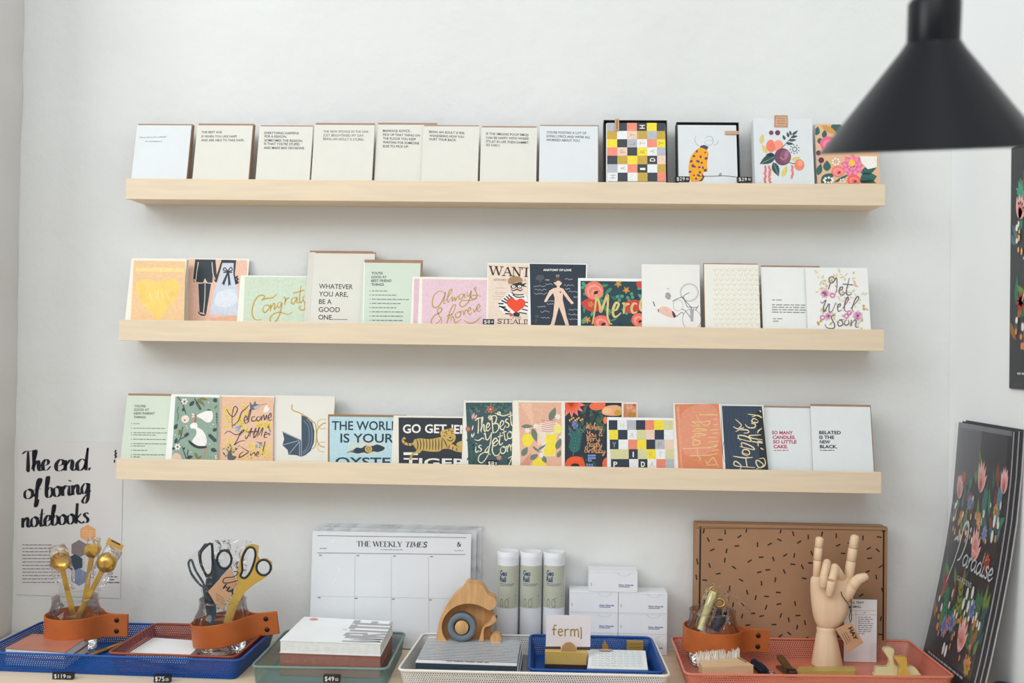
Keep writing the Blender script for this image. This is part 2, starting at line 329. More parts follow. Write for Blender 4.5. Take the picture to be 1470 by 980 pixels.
class Art:
    """printed matter: flat shapes laid in thin layers on a plane; points are read off crops of the photograph"""
    EPS = .000025
    def __init__(s, plane, ox=0, oy=0, sc=1.0):
        s.p = plane; s.o = (ox, oy, sc); s.mb = MB(); s.k = 4; s.clip = None
    def frame(s, ox, oy, sc): s.o = (ox, oy, sc); return s
    def px(s, p): return s.o[0]+p[0]/s.o[2], s.o[1]+p[1]/s.o[2]
    def W(s, p, k): a, b = s.px(p); return s.p.hit(a, b, s.k*s.EPS if k is None else k)
    def faces(s, pts, fs, col):
        s.k += 1; s.mb.add([s.W(p, None) for p in pts], fs, col if not isinstance(col, str) else ink(col))
    def poly(s, col, pts, smooth=False):
        if smooth: pts = catmull(pts, 5, True)
        pts = [(p[0], p[1]) for p in pts]
        if s.clip: pts = clip_poly(pts, s.clip)
        if len(pts) < 3: return
        s.faces(pts, [tuple(t) for t in geometry.tessellate_polygon([[Vector((p[0], p[1], 0)) for p in pts]])], col)
    def polys(s, col, lst):
        vs = []; fs = []
        for pts in lst:
            pts = [(p[0], p[1]) for p in pts]
            if s.clip: pts = clip_poly(pts, s.clip)
            if len(pts) < 3: continue
            o = len(vs); vs += pts
            fs += [tuple(o+i for i in t) for t in geometry.tessellate_polygon([[Vector((p[0], p[1], 0)) for p in pts]])]
        if vs: s.faces(vs, fs, col)
    def rect(s, col, x0, y0, x1, y1): s.poly(col, [(x0, y0), (x1, y0), (x1, y1), (x0, y1)])
    def ell(s, col, cx, cy, rx, ry=None, rot=0): s.poly(col, circle(cx, cy, rx, ry, 20, rot))
    def _ribbon(s, pts, w, vs, fs, taper=False, wfun=None):
        P = [Vector((p[0], p[1])) for p in pts]; N = len(P)
        if N < 2: return
        quads = []
        L = []; R = []
        for i in range(N):
            t = (P[min(i+1, N-1)]-P[max(i-1, 0)])
            if t.length < 1e-9: t = Vector((1, 0))
            t.normalize(); q = Vector((-t.y, t.x)); ww = w/2
            if taper: ww *= .45+.55*math.sin(PI*min(1, max(0, (i+.6)/(N+.2))))
            if wfun: ww *= wfun(t)
            L.append(P[i]+q*ww); R.append(P[i]-q*ww)
        for i in range(N-1):
            q = [L[i], L[i+1], R[i+1], R[i]]
            if s.clip:
                q = clip_poly([tuple(a) for a in q], s.clip)
                if len(q) < 3: continue
            o = len(vs); vs += [tuple(a) for a in q]; fs.append(tuple(range(o, o+len(q))))
    def stroke(s, col, pts, w, smooth=True, taper=False, closed=False):
        s.strokes(col, [pts], w, smooth, taper, closed)
    def strokes(s, col, lst, w, smooth=True, taper=False, closed=False):
        vs = []; fs = []
        for pts in lst:
            q = catmull(pts, 6, closed) if smooth and len(pts) > 2 else [Vector(p[:2]) for p in pts]
            if closed: q = list(q)+[q[0]]
            s._ribbon(q, w, vs, fs, taper)
        if vs: s.faces(vs, fs, col)
    def text(s, col, txt, p0, p1, cap, bold=.0, spacing=1.0):
        """line of sans lettering: baseline from p0 to p1, capitals of height cap"""
        v, f = text_mesh(txt, bold, spacing)
        if not v: return
        x0 = min(a[0] for a in v); x1 = max(a[0] for a in v); hv, _ = text_mesh('H', bold); ch = max(a[1] for a in hv)-min(a[1] for a in hv)
        P0 = Vector(p0); d = Vector(p1)-P0; up = Vector((d.y, -d.x)).normalized()*cap
        pts = [P0+d*((a-x0)/(x1-x0))+up*(b/ch) for a, b in v]
        fs = []
        if s.clip:
            V = []
            for t in f:
                q = clip_poly([tuple(pts[i]) for i in t], s.clip)
                if len(q) >= 3: fs.append(tuple(range(len(V), len(V)+len(q)))); V += q
            pts = V; f = fs
        if pts: s.faces([tuple(p) for p in pts], f, col)
    def script(s, col, txt, p0, p1, xh, w, slant=.25, taper=True, brush=0, font=SCR):
        adv = 0; st = []
        for c in txt:
            g, a = font.get(c, font[' '])
            for stroke in g: st.append([(adv+x, y) for x, y in stroke])
            adv += a
        P0 = Vector(p0); d = Vector(p1)-P0; un = d/adv; up = Vector((d.y, -d.x)).normalized()*xh
        vs = []; fs = []
        for q in st:
            pts = [P0+un*x+up*y+d.normalized()*xh*slant*y for x, y in q]
            wf = (lambda t, dd=d.normalized(): (1-brush)+brush*1.8*abs(t.x*-dd.y+t.y*dd.x)**1.5) if brush else None
            s._ribbon(catmull(pts, 6), w, vs, fs, taper, wf)
        if vs: s.faces(vs, fs, col)
    def serif(s, col, txt, p0, p1, cap, thick=.16, thin=.05, bar=.3, slant=0, slab=None):
        adv = 0; ST = []
        slab = slab or thin
        for c in txt:
            g, bars, a, ticks = SER.get(c, SER[' '])
            for pts, k in g: ST.append(([(adv+x, y) for x, y in pts], thick if k else thin))
            for x, y in bars: ST.append(([(adv+x-bar/2, y), (adv+x+bar/2, y)], slab))
            for x, y in ticks: ST.append(([(adv+x, y-.12), (adv+x, y+.12)], slab))
            adv += a
        P0 = Vector(p0); d = Vector(p1)-P0; un = d/adv; up = Vector((d.y, -d.x)).normalized()*cap
        vs = []; fs = []
        for q, w in ST: s._ribbon([P0+un*x+up*y+d.normalized()*cap*slant*y for x, y in q], w*cap, vs, fs)
        if vs: s.faces(vs, fs, col)
    def bars(s, col, x, y, widths, dy, h, slope=0, seed=1):
        """rows of print too small to read, as broken word-length bars"""
        rnd = random.Random(seed); lst = []
        for i, w in enumerate(widths):
            cx = x; yy = y+i*dy
            while cx < x+w-2*h:
                l = min(h*rnd.uniform(2.5, 7), x+w-cx)
                a = yy+(cx-x)*slope; b = yy+(cx+l-x)*slope
                lst.append([(cx, a-h/2), (cx+l, b-h/2), (cx+l, b+h/2), (cx, a+h/2)]); cx += l+h*1.1
        s.polys(col, lst)
def clip_poly(pts, r):
    x0, y0, x1, y1 = r
    def cl(P, ins, inter):
        out = []
        for i in range(len(P)):
            a, b = P[i-1], P[i]
            if ins(b):
                if not ins(a): out.append(inter(a, b))
                out.append(b)
            elif ins(a): out.append(inter(a, b))
        return out
    def ix(v): return lambda a, b: (v, a[1]+(b[1]-a[1])*(v-a[0])/(b[0]-a[0]))
    def iy(v): return lambda a, b: (a[0]+(b[0]-a[0])*(v-a[1])/(b[1]-a[1]), v)
    P = list(pts)
    for ins, it in ((lambda p: p[0] >= x0, ix(x0)), (lambda p: p[0] <= x1, ix(x1)), (lambda p: p[1] >= y0, iy(y0)), (lambda p: p[1] <= y1, iy(y1))):
        if not P: return P
        P = cl(P, ins, it)
    return P

# ---------------------------------------------------------------- the room
TZ = .732
XL, XR = -.905, .820
plaster = mat('white_plaster', 'e3e4e2', .85, vary=.025, vscale=5, bump=.45, bscale=34, spec=.2)
plaster_r = mat('white_plaster_side', 'edf0f0', .8, vary=.015, vscale=5, bump=.12, bscale=30, spec=.2)
grey_paint = mat('grey_wall_paint', 'd6d3d0', .8, vary=.03, vscale=6, bump=.25, bscale=30)
b = MB()
nz = 60
L = [(XL+.004*noise.noise(Vector((0, 0, i*.35)))+.003*noise.noise(Vector((3, 1, i*1.7))), 2.9*i/nz) for i in range(nz+1)]
b.box(-1.3, XR+.15, 0, .12, 0, 2.9, plaster)
tag(b.build('wall_back'), kind='structure')
b = MB()
outl = [(x, z) for x, z in L]
vs = []; fs = []
for x, z in outl: vs += [(x, -.0005, z), (x+.003, -.10, z), (x+.003, -.2, z), (x-.1, -.2, z), (x-.1, -.0005, z)]
for i in range(nz):
    for j in range(5): fs.append((i*5+j, i*5+(j+1) % 5, (i+1)*5+(j+1) % 5, (i+1)*5+j))
b.add(vs, fs, grey_paint)
tag(b.build('wall_left'), kind='structure')
b = MB()
b.box(XR, XR+.12, -2.3, -.0003, 0, 2.9, plaster_r)
tag(b.build('wall_right'), kind='structure')
b = MB(); b.box(-3.2, XR+.12, -3.4, .12, -.1, 0, mat('floor_boards', 'b3a698', .6, vary=.15, vscale=8, wood=(1, 12, 1)))
tag(b.build('floor'), kind='structure')

# ---------------------------------------------------------------- picture ledges
birch = mat('birch', 'e8d4b8', .5, vary=.05, vscale=7, wood=(1.2, 6, 14), spec=.3)
ZS = dict(t=1.5692, m=1.3161, b=1.0683); LIP = .0374; YF = -.0826
def ledge(k, x0, x1, label):
    z = ZS[k]; e = empty('picture_ledge', ((x0+x1)/2, 0, z-LIP), label, 'shelf', 'birch picture ledges on the wall')
    b = MB(); b.box(x0, x1, YF, YF+.0085, z-LIP, z, birch); b.build('front_lip', e, bevel=.0008)
    b = MB(); b.box(x0, x1, YF+.0088, 0, z-LIP+.0015, z-LIP+.012, birch); b.build('shelf_board', e, bevel=.0005)
    b = MB(); b.box(x0, x1, -.009, 0, z-LIP+.0122, z-.012, birch); b.build('back_rail', e, bevel=.0005)
ledge('t', -.6678, .6741, 'pale birch picture ledge, top of three, holding mostly cream lettered cards')
ledge('m', -.676, .675, 'pale birch picture ledge, middle of three, holding the wanted and anatomy cards')
ledge('b', -.6765, .6728, 'pale birch picture ledge, lowest of three, just above the trays')

# ---------------------------------------------------------------- the table
tw = mat('pale_table_wood', 'e3cdb0', .5, vary=.06, vscale=6, wood=(1, 9, 1), spec=.3)
t = empty('display_table', (-.05, -.25, 0), 'pale wooden display table against the wall carrying the wire trays', 'table')
b = MB(); b.box(XL+.006, XR-.03, -.52, -.004, TZ-.03, TZ, tw); b.build('table_top', t, bevel=.002)
for x in (XL+.05, XR-.09):
    for y in (-.47, -.06):
        b = MB(); b.box(x-.02, x+.02, y-.02, y+.02, 0, TZ-.0301, tw); b.build('leg', t, bevel=.002)
# ================================================================ cards on the ledges
TILT = math.radians(12)
VX, VV, VN = Vector((1, 0, 0)), Vector((0, math.sin(TILT), math.cos(TILT))), Vector((0, -math.cos(TILT), math.sin(TILT)))
D0, D1, D2 = -.0692, -.0640, -.0588
cream, white, kraft, offw = 'dedbd0', 'dcdfe0', 'a9866d', 'dcdad2'
card_edge = mat('card_stock', 'efece2', .6, vary=.02, vscale=60)
K = '35363a'
def card_group(s): return 'greeting cards on the %s picture ledge' % dict(t='top', m='middle', b='lowest')[s]
class Card:
    def __init__(s, shelf, tl, tr, dy, face, label, short, copies=0, env=None, eh=.003, er=0, el=0, name='greeting_card', step=.0046):
        zf = ZS[shelf]-LIP+.0122
        s.O = Vector((0, dy, zf)); s.pl = Plane(s.O, VN); s.shelf = shelf
        A, B = s.pl.hit(*tl), s.pl.hit(*tr)
        s.x0, s.x1 = A.x, B.x; s.H = ((A-s.O).dot(VV)+(B-s.O).dot(VV))/2
        s.M = Matrix(((VX.x, VV.x, VN.x, s.O.x), (VX.y, VV.y, VN.y, s.O.y), (VX.z, VV.z, VN.z, s.O.z), (0, 0, 0, 1)))
        s.face, s.label, s.short, s.copies, s.env, s.eh, s.er, s.el, s.name, s.step = face, label, short, copies, env, eh, er, el, name, step
        s.art = Art(s.pl); s.body(s.art.mb)
    def body(s, mb):
        m = mat('card_'+s.face, s.face, .5, vary=.015, vscale=40, coat=.12)
        mb.box(s.x0, s.x1, .0006, s.H, -.0005, 0, m, s.M)                 # folded front leaf
        mb.box(s.x0+.0002, s.x1-.0004, .0006, s.H-.0004, -.0013, -.0007, card_edge, s.M)
    def parts(s, root):
        if s.env:
            e = MB(); m = mat('envelope_'+s.env, s.env, .75, vary=.06, vscale=50)
            e.box(s.x0+.001-s.el, s.x1-.001+s.er, .001, s.H+s.eh, -.0039, -.0016, m, s.M)
            e.prism([(s.x0+.001-s.el, s.H+s.eh), (s.x1-.001+s.er, s.H+s.eh), ((s.x0+s.x1)/2, s.H*.55)],
                    s.M@Matrix.Translation((0, 0, -.0042)), .0003, m)      # envelope flap
            e.build('envelope', root, bevel=.0004, segs=1)
    def finish(s):
        loc = Vector(((s.x0+s.x1)/2, s.O.y, s.O.z))
        for p in s.art.mb.v[16:]:                                          # printing ends at the foot of the card
            v = (p-s.O).dot(VV)
            if v < .0008: p += VV*(.0008-v)
        root = tag(s.art.mb.build(s.name, loc=loc, recalc=False), s.label, 'card', card_group(s.shelf))
        s.parts(root)
        if s.copies:
            mb = MB(); s.body(mb)
            sp = tag(mb.build(s.name, loc=loc), 'spare card tucked directly behind the front '+s.short, 'card', 'spares behind the '+s.short)
            sp.location.y += s.step
            s.parts_copy(root, sp)
            for i in range(1, s.copies): copy_tree(sp, (0, s.step*i, 0), None)
        return root
    def parts_copy(s, root, sp):
        for ch in [x for x in COL.objects if x.parent == root]:
            c = ch.copy(); COL.objects.link(c); c.parent = sp
def lines(a, col, rows, cap, bold=.01):
    for t, x0, y0, x1, y1 in rows: a.text(col, t, (x0, y0), (x1, y1), cap, bold)
def rose(a, cx, cy, r, cols, core='4a2c34', rot=0, sq=.85, n=4):
    a.ell(cols[0], cx, cy, r, r*sq, rot)
    for i in range(1, n):
        f = 1-i/n
        a.ell(cols[i % len(cols)], cx+r*.12*i*math.cos(rot+1), cy+r*.12*i*math.sin(rot+1), r*f, r*f*sq*.9, rot+.3*i)
    a.ell(core, cx+r*.2, cy+r*.2, r*.26, r*.16, rot-.6)
def daisy(a, cx, cy, r, col, core, n=7, rot=0, w=.26):
    a.polys(col, [leaf(cx, cy, cx+r*math.cos(rot+2*PI*i/n), cy+r*math.sin(rot+2*PI*i/n), r*w, 5) for i in range(n)])
    if core: a.ell(core, cx, cy, r*.25)
def sprig(a, x0, y0, x1, y1, n, L, w, col, stem=None, sw=4):
    d = Vector((x1-x0, y1-y0)); u = d.normalized(); q = Vector((-u.y, u.x))
    a.stroke(stem or col, [(x0, y0), (x1, y1)], sw, smooth=False)
    lst = []
    for i in range(n):
        p = Vector((x0, y0))+d*((i+1)/(n+.4))
        for sgn in (1, -1):
            e = p+(u*.75+q*sgn*.75).normalized()*L
            lst.append(leaf(p.x, p.y, e.x, e.y, w, 5))
    lst.append(leaf(x1, y1, x1+u.x*L, y1+u.y*L, w, 5)); a.polys(col, lst)
def scatter(a, rect, cols, n, L, w, seed, dots=None):
    rnd = random.Random(seed); x0, y0, x1, y1 = rect
    for c in cols:
        lst = []
        for i in range(n):
            x, y, t = rnd.uniform(x0, x1), rnd.uniform(y0, y1), rnd.uniform(0, 2*PI); l = L*rnd.uniform(.6, 1.2)
            lst.append(leaf(x, y, x+l*math.cos(t), y+l*math.sin(t), w*rnd.uniform(.7, 1.2), 5))
        a.polys(c, lst)
    for c, m, r in dots or ():
        a.polys(c, [circle(rnd.uniform(x0, x1), rnd.uniform(y0, y1), r, n=8) for i in range(m)])

# ---------------------------------------------------------------- top ledge
F1, F2, F3 = (160, 150, 4.083), (500, 150, 3.868), (840, 150, 3.341)
c = Card('t', (197, 179.5), (275, 180), D0, white, 'white card with one tiny italic line, leftmost on the top ledge', 'leftmost white card', 2, kraft, .0035, .002, name='greeting_card')
a = c.art.frame(*F1); a.text(K, '“How old is the ending?”', (162, 197), (326, 192), 8, .0); a.text(K, 'BY SOMEBODY', (200, 219), (297, 219), 6); c.finish()
c = Card('t', (283.5, 180), (363, 180), D0, cream, 'cream card with three capital lines about the best age and naps', 'best age card', 2, kraft, .0045, .002)
a = c.art.frame(*F1); lines(a, K, [('THE BEST AGE', 528, 168, 648, 168), ('IS WHEN YOU LIKE NAPS', 528, 193, 735, 193), ('AND ARE ABLE TO TAKE NAPS.', 526, 215, 778, 215)], 13); c.finish()
c = Card('t', (373, 181), (449.5, 182), D0, cream, 'cream card with five bold capital lines that everything happens for a reason', 'everything happens card', 1, kraft, .003, 0)
a = c.art.frame(*F1); lines(a, K, [('EVERYTHING HAPPENS', 897, 173, 1098, 175), ('FOR A REASON.', 897, 193, 1027, 195), ('SOMETIMES THE REASON', 896, 216, 1117, 220),
    ("IS THAT YOU'RE STUPID", 895, 236, 1103, 240), ('AND MAKE BAD DECISIONS.', 893, 260, 1132, 262)], 14, .012); c.finish()
c = Card('t', (452, 179), (538, 179.5), D0, cream, 'cream card about the new sponge in the sink, beside the marriage advice card', 'sponge card', 1, kraft, .0045, 0)
a = c.art; lines(a, K, [('THE NEW SPONGE IN THE SINK', 464, 190.3, 529.5, 190.6), ('JUST BRIGHTENED MY DAY.', 464, 195.7, 523, 196.2), ('BEING AN ADULT IS STUPID.', 464, 200.8, 522.5, 202)], 3.3, .0); c.finish()
c = Card('t', (541.5, 178), (628, 180), D1, cream, 'cream card of marriage advice about picking that thing up off the floor', 'marriage advice card', 0, kraft, .0045, 0)
a = c.art.frame(*F2); lines(a, K, [('MARRIAGE ADVICE…', 192, 152, 357, 153), ('PICK UP THAT THING ON', 192, 173, 397, 178), ('THE FLOOR YOU KEEP', 192, 194, 375, 199),
    ('WAITING FOR SOMEONE', 192, 215, 393, 221), ('ELSE TO PICK UP.', 192, 237, 335, 240)], 13, .012); c.finish()
c = Card('t', (608, 180), (688, 182.5), D0, cream, 'cream card about being an adult and hurting your back', 'hurt back card', 0, kraft, .003, 0)
a = c.art.frame(*F2); lines(a, K, [('BEING AN ADULT IS 90%', 448, 157, 645, 165), ('WONDERING HOW YOU', 450, 179, 642, 186), ('HURT YOUR BACK.', 450, 198, 600, 204)], 13, .012); c.finish()
c = Card('t', (691, 182), (771, 184), D0, cream, 'cream card about a smiling emoji being happy in life', 'smiling emoji card', 1, kraft, .0035, 0)
a = c.art.frame(*F2); lines(a, K, [('IF THE SMILING POOP EMOJI', 765, 168, 1000, 175), ('CAN BE HAPPY WITH WHERE', 765, 190, 1002, 196), ("IT'S AT IN LIFE THEN DAMMIT,", 765, 211, 1004, 218), ('SO CAN I.', 765, 230, 842, 233)], 13, .012); c.finish()
c = Card('t', (775, 180.5), (858.5, 181.5), D0, white, 'white card about posting song lyrics, left of the first black-edged box', 'song lyrics card', 2, kraft, .003, .0022)
a = c.art.frame(*F2); lines(a, K, [("YOU'RE POSTING A LOT OF", 1100, 160, 1322, 165), ("SONG LYRICS AND WE'RE ALL", 1100, 181, 1343, 188), ('WORRIED ABOUT YOU.', 1100, 202, 1287, 207)], 13, .012); c.finish()

black_board = mat('black_box_board', '23262b', .55, vary=.05, vscale=30)
class BoxedSet(Card):
    """open black tray under a clear lid, the printed card lying inside it"""
    def build_tray(s, inset, top_in, depth=.02):
        loc = Vector(((s.x0+s.x1)/2, s.O.y, s.O.z))
        s.root = empty('boxed_card_set', loc, s.label, 'boxed cards', card_group(s.shelf))
        b = MB(); w = .0016
        b.box(s.x0, s.x0+w, .006, s.H, -depth, 0, black_board, s.M); b.box(s.x1-w, s.x1, .006, s.H, -depth, 0, black_board, s.M)
        b.box(s.x0+w, s.x1-w, s.H-w, s.H, -depth, 0, black_board, s.M); b.box(s.x0+w, s.x1-w, .006, .006+w, -depth, 0, black_board, s.M)
        b.box(s.x0+w, s.x1-w, .006+w, s.H-w, -depth, -depth+.0015, black_board, s.M); b.build('tray', s.root, bevel=.0003, segs=1)
    def body(s, mb): pass
def boxed(tl, tr, label, face, inset=(.0035, .0035, .006), rec=.002):
    c = BoxedSet('t', tl, tr, D0+.001, face, label, '', 0); c.build_tray(inset, .006)
    c.art.k = -60                                     # the printed face lies just inside the tray's mouth
    off = c.art.k*Art.EPS
    b = c.art.mb; m = mat('card_'+face, face, .5, vary=.015, vscale=40, coat=.12)
    b.box(c.x0+inset[0], c.x1-inset[1], .008, c.H-inset[2], off-.012, off, m, c.M)
    return c
c = boxed((866.5, 171.5), (957.5, 173), 'black-edged boxed card set with a colourful lettered checkerboard front, on the top ledge', offw, (.0045, .003, .0065))
a = c.art.frame(860, 160, 7)
PALc = dict(g='b6b9bf', k='3b4147', p='f09078', y='f4dc3c', o='c8a444', w='e9eae8', c='ecccb9', t='d6cf9e')
grid = ['gkpkyk', 'owcogo', 'ykgwpy', 'pckywg', 'koyokc', 'gwpkwo', 'wkwokp']
lett = {(0, 3): ('H', 'f2ede0'), (1, 2): ('Y', 'd9a98e'), (2, 2): ('L', 'a59a98'), (2, 3): ('T', 'c9bda9'), (2, 5): ('Y', 'c8a93a'), (3, 1): ('P', 'd3aa94'), (3, 3): ('R', 'cfae3a'),
        (3, 4): ('A', 'c5c0b0'), (4, 4): ('D', 'f2ede0'), (5, 1): ('A', 'cdb79e'), (5, 3): ('I', 'f2ede0'), (6, 0): ('H', 'b4ada3')}
xs = [78, 180, 280, 380, 480, 579, 664]; ys = [114, 195, 278, 360, 444, 530, 614, 700]
for i, row in enumerate(grid):
    for j, ch in enumerate(row):
        dx = i*1.1; a.rect(PALc[ch], xs[j]+dx, ys[i], xs[j+1]+dx, ys[i+1])
        if (i, j) in lett:
            t, cc = lett[(i, j)]; xm = xs[j]+dx; w = xs[j+1]-xs[j]
            a.text(cc, t, (xm+w*.78, ys[i]+58), (xm+w*.78, ys[i]+(58 if t != 'I' else 46)-(36 if t != 'I' else 10)), 62*.85, .02)
c.art.mb.build('printed_card', c.root, recalc=False)
b = Art(Plane(c.O, VN)).frame(860, 160, 7); b.k = 12
b.rect('c79c78', 158, 72, 202, 192); b.stroke('8a6a50', [(180, 85), (180, 180)], 12, False); b.mb.build('paper_band', c.root, recalc=False)
c = boxed((971, 174.5), (1060.5, 176), 'black-edged boxed card set showing a figure in a leopard coat, on the top ledge', white, (.0022, .0045, .005))
a = c.art.frame(860, 160, 7)
a.strokes('4a4a4e', [[(975, 240), (962, 285), (985, 335), (1020, 345)], [(1060, 275), (1075, 262), (1095, 250), (1130, 255), (1145, 280), (1140, 320), (1110, 340), (1075, 335), (1062, 300)],
          [(1198, 285), (1190, 320), (1155, 340)], [(1080, 290), (1098, 288)], [(1120, 290), (1140, 288)]], 3.2, taper=True)
a.poly('454555', [(1020, 345), (1055, 335), (1100, 355), (1085, 385), (1040, 375), (1000, 390)])
a.poly('f2a51e', [(1010, 365), (1050, 370), (1085, 390), (1100, 430), (1085, 520), (1090, 600), (1045, 615), (1060, 660), (1030, 700), (925, 700), (905, 630), (900, 540), (920, 460), (960, 400)], True)
a.poly('454555', [(1030, 620), (1060, 655), (1032, 700), (1000, 700), (1040, 665)])
rnd = random.Random(3); sp = []
for x, y in [(985, 400), (1065, 412), (955, 448), (1018, 455), (925, 500), (1030, 515), (962, 555), (1065, 590), (915, 605), (950, 640), (1010, 610), (975, 675), (1075, 470), (990, 500), (940, 545), (1005, 560), (1045, 565), (1000, 640)]:
    sp.append([(px_, py_) for px_, py_ in circle(x+rnd.uniform(-4, 4), y, rnd.uniform(9, 19), rnd.uniform(8, 16), 7, rnd.uniform(0, 3))])
a.polys('5b4560', sp)
a.strokes('3d3d42', [[(1000, 650), (1150, 650), (1260, 646), (1395, 660)], [(1205, 650), (1212, 625), (1228, 622), (1222, 640), (1210, 648)]], 6)
c.art.mb.build('printed_card', c.root, recalc=False)
b = Art(Plane(c.O, VN)).frame(860, 160, 7); b.k = 12; b.rect('c79c78', 1265, 195, 1405, 230); b.mb.build('paper_band', c.root, recalc=False)
c = Card('t', (1081, 169), (1165, 171), D0, white, 'white boxed card painted with peaches, a plum and leaves, kraft seal on top', 'painted fruit card', 4, white, .0, 0, 0, step=.0055)
a = c.art.frame(1060, 160, 7)
a.polys('d9c97c', [leaf(230, 325, 245, 225, 26), leaf(290, 420, 235, 330, 24), leaf(440, 660, 490, 540, 26), leaf(530, 490, 625, 455, 20)])
a.ell('f4836a', 325, 345, 46, 62); a.ell('f79a80', 400, 345, 50, 58); a.ell('f27d66', 340, 360, 34, 44); a.ell('f79a80', 405, 330, 30, 38)
a.ell('7a4660', 330, 213, 23); a.ell('6f3c58', 394, 213, 26)
a.stroke('44545a', [(400, 400), (470, 330), (560, 230), (595, 190)], 6)
a.polys('44555c', [leaf(470, 285, 445, 235, 14), leaf(505, 260, 490, 205, 14), leaf(530, 240, 515, 190, 12), leaf(540, 235, 598, 192, 13), leaf(525, 260, 598, 245, 13), leaf(505, 290, 585, 285, 13), leaf(480, 320, 556, 325, 14)])
a.ell('74435f', 445, 455, 84, 86); a.ell('8d5670', 470, 450, 52, 66); a.ell('a8738a', 485, 430, 22, 40, .3); a.stroke('d99a8a', [(415, 460), (450, 480), (480, 470)], 6)
a.polys('33504f', [leaf(375, 440, 215, 525, 44), leaf(350, 510, 405, 650, 36), leaf(360, 430, 275, 435, 20)])
a.strokes('8fae9a', [[(365, 455), (235, 520)], [(355, 520), (400, 635)]], 4, False)
a.stroke('44545a', [(490, 505), (540, 520), (580, 520)], 7)
a.ell('f2836a', 612, 535, 50, 56); a.ell('f6a184', 620, 520, 26, 32)
rnd = random.Random(5)
for x in (268, 314): a.polys('ee8a80', [circle(x+rnd.uniform(-8, 8), 550+i*11, 11, n=7) for i in range(16)])
a.polys('ee8a80', [circle(540+rnd.uniform(-8, 8), 545+i*11, 10, n=7) for i in range(12)])
a.polys('3f4a55', [circle(565+44*math.cos(t)*r, 378+44*math.sin(t)*r, 6, n=6) for r in (.5, 1) for t in [k*.7+r for k in range(9)]])
root = c.finish()
b = Art(c.pl).frame(1060, 160, 7); b.k = 30; b.rect('d2a583', 360, 36, 498, 158); b.strokes('9a7256', [[(370, 46), (488, 46), (488, 148), (370, 148), (370, 46)], [(385, 70), (470, 72)], [(385, 95), (470, 95)], [(385, 120), (470, 120)]], 7, False)
tag(b.mb.build('seal_sticker', root, recalc=False), 'kraft paper seal folded over the box top')
c = Card('t', (1170, 177.5), (1258.5, 179), D0, 'e3b58f', 'tan card covered in pink and coral flowers, partly behind the black lamp', 'pink floral card', 2, white, .001, 0, .001)
a = c.art.frame(1060, 160, 7); a.clip = (772, 130, 1392, 720)
a.polys('33645c', [leaf(780, 240, 800, 150, 30), leaf(860, 270, 870, 180, 26), leaf(790, 300, 860, 290, 30), leaf(930, 140, 1060, 210, 55), leaf(1190, 140, 1330, 200, 50), leaf(800, 640, 830, 520, 30), leaf(890, 600, 890, 490, 40), leaf(830, 720, 960, 620, 50),
    leaf(1220, 690, 1392, 650, 70), leaf(1230, 620, 1390, 560, 42), leaf(960, 715, 1120, 625, 14), leaf(1210, 690, 1390, 720, 40), leaf(1240, 300, 1370, 380, 60)])
a.polys('d49a4c', [leaf(835, 140, 1000, 230, 30)])
rose(a, 910, 330, 92, ['f0648a', 'f58aa2', 'f0648a'], 'd8485e', .3); rose(a, 1260, 300, 80, ['f58f8a', 'f7a9a0'], 'd8485e')
for r_, cc in ((118, 'ef6f9c'), (100, 'f58bb0'), (70, 'f06c97'), (48, 'f59fb6')): daisy(a, 1145, 545, r_, cc, None, 9, .2*r_, .34)
a.ell('f6c54a', 1140, 515, 32, 36)
rose(a, 1000, 600, 66, ['f47d78', 'f79c92', 'f47d78'], '7d3a3e'); rose(a, 1160, 690, 66, ['f2665f', 'f78f7c'], '7a2f4e')
a.ell('5f2c45', 805, 415, 24); a.ell('5f2c45', 832, 488, 28)
a.polys('f6efe6', [circle(980+34*math.cos(t), 505+30*math.sin(t), 11, n=7) for t in [k*.9 for k in range(7)]]+[circle(905+44*math.cos(t), 690+26*math.sin(t), 13, n=7) for t in [k*.8 for k in range(8)]]+[circle(1045+24*math.cos(t), 700+20*math.sin(t), 9, n=7) for t in range(6)])
a.poly('f2ece2', [(1220, 450), (1392, 450), (1392, 560), (1300, 580), (1240, 520)])
c.finish()

# ---------------------------------------------------------------- price blocks along the ledges
tag_black = mat('price_block_black', '1c1d20', .4)
def price_block(p0, p1, txt, label, y, depth=.007):
    """little black block with slotted white numerals; p0/p1 its photographed front corners (top left, bottom right)"""
    P = Plane((0, y, 0), (0, -1, 0)); A, B = P.hit(*p0), P.hit(*p1)
    t = Art(P); t.mb.box(A.x, B.x, y, y+depth, B.z, A.z, tag_black); h = p1[1]-p0[1]; w = p1[0]-p0[0]
    big, small = txt
    t.text('f3f3f1', big, (p0[0]+w*.1, p1[1]-h*.2), (p0[0]+w*.66, p1[1]-h*.2), h*.62, .0, 1.05)
    if small: t.text('d8d8d6', small, (p0[0]+w*.76, p1[1]-h*.3), (p0[0]+w*.93, p1[1]-h*.3), h*.45, .02)
    return tag(t.mb.build('price_tag', loc=(A.x, y, B.z), recalc=False), label, 'price tag', 'black price blocks')
yb = YF+.0013
price_block((969.5, 253), (990, 260.6), ('$29', '00'), 'black price block on the top ledge, at the left foot of the leopard coat box', yb)
price_block((1058.5, 253.6), (1079, 261.2), ('$29', '00'), 'black price block on the top ledge, between the leopard coat box and the fruit card', yb)
price_block((693.2, 457.8), (709, 465.6), ('$8', '00'), 'black price block on the middle ledge, at the foot of the wanted card', yb)
price_block((699, 660.5), (714.5, 669.5), ('$8', '00'), 'black price block on the lowest ledge, at the foot of the dark teal lettered card', yb)
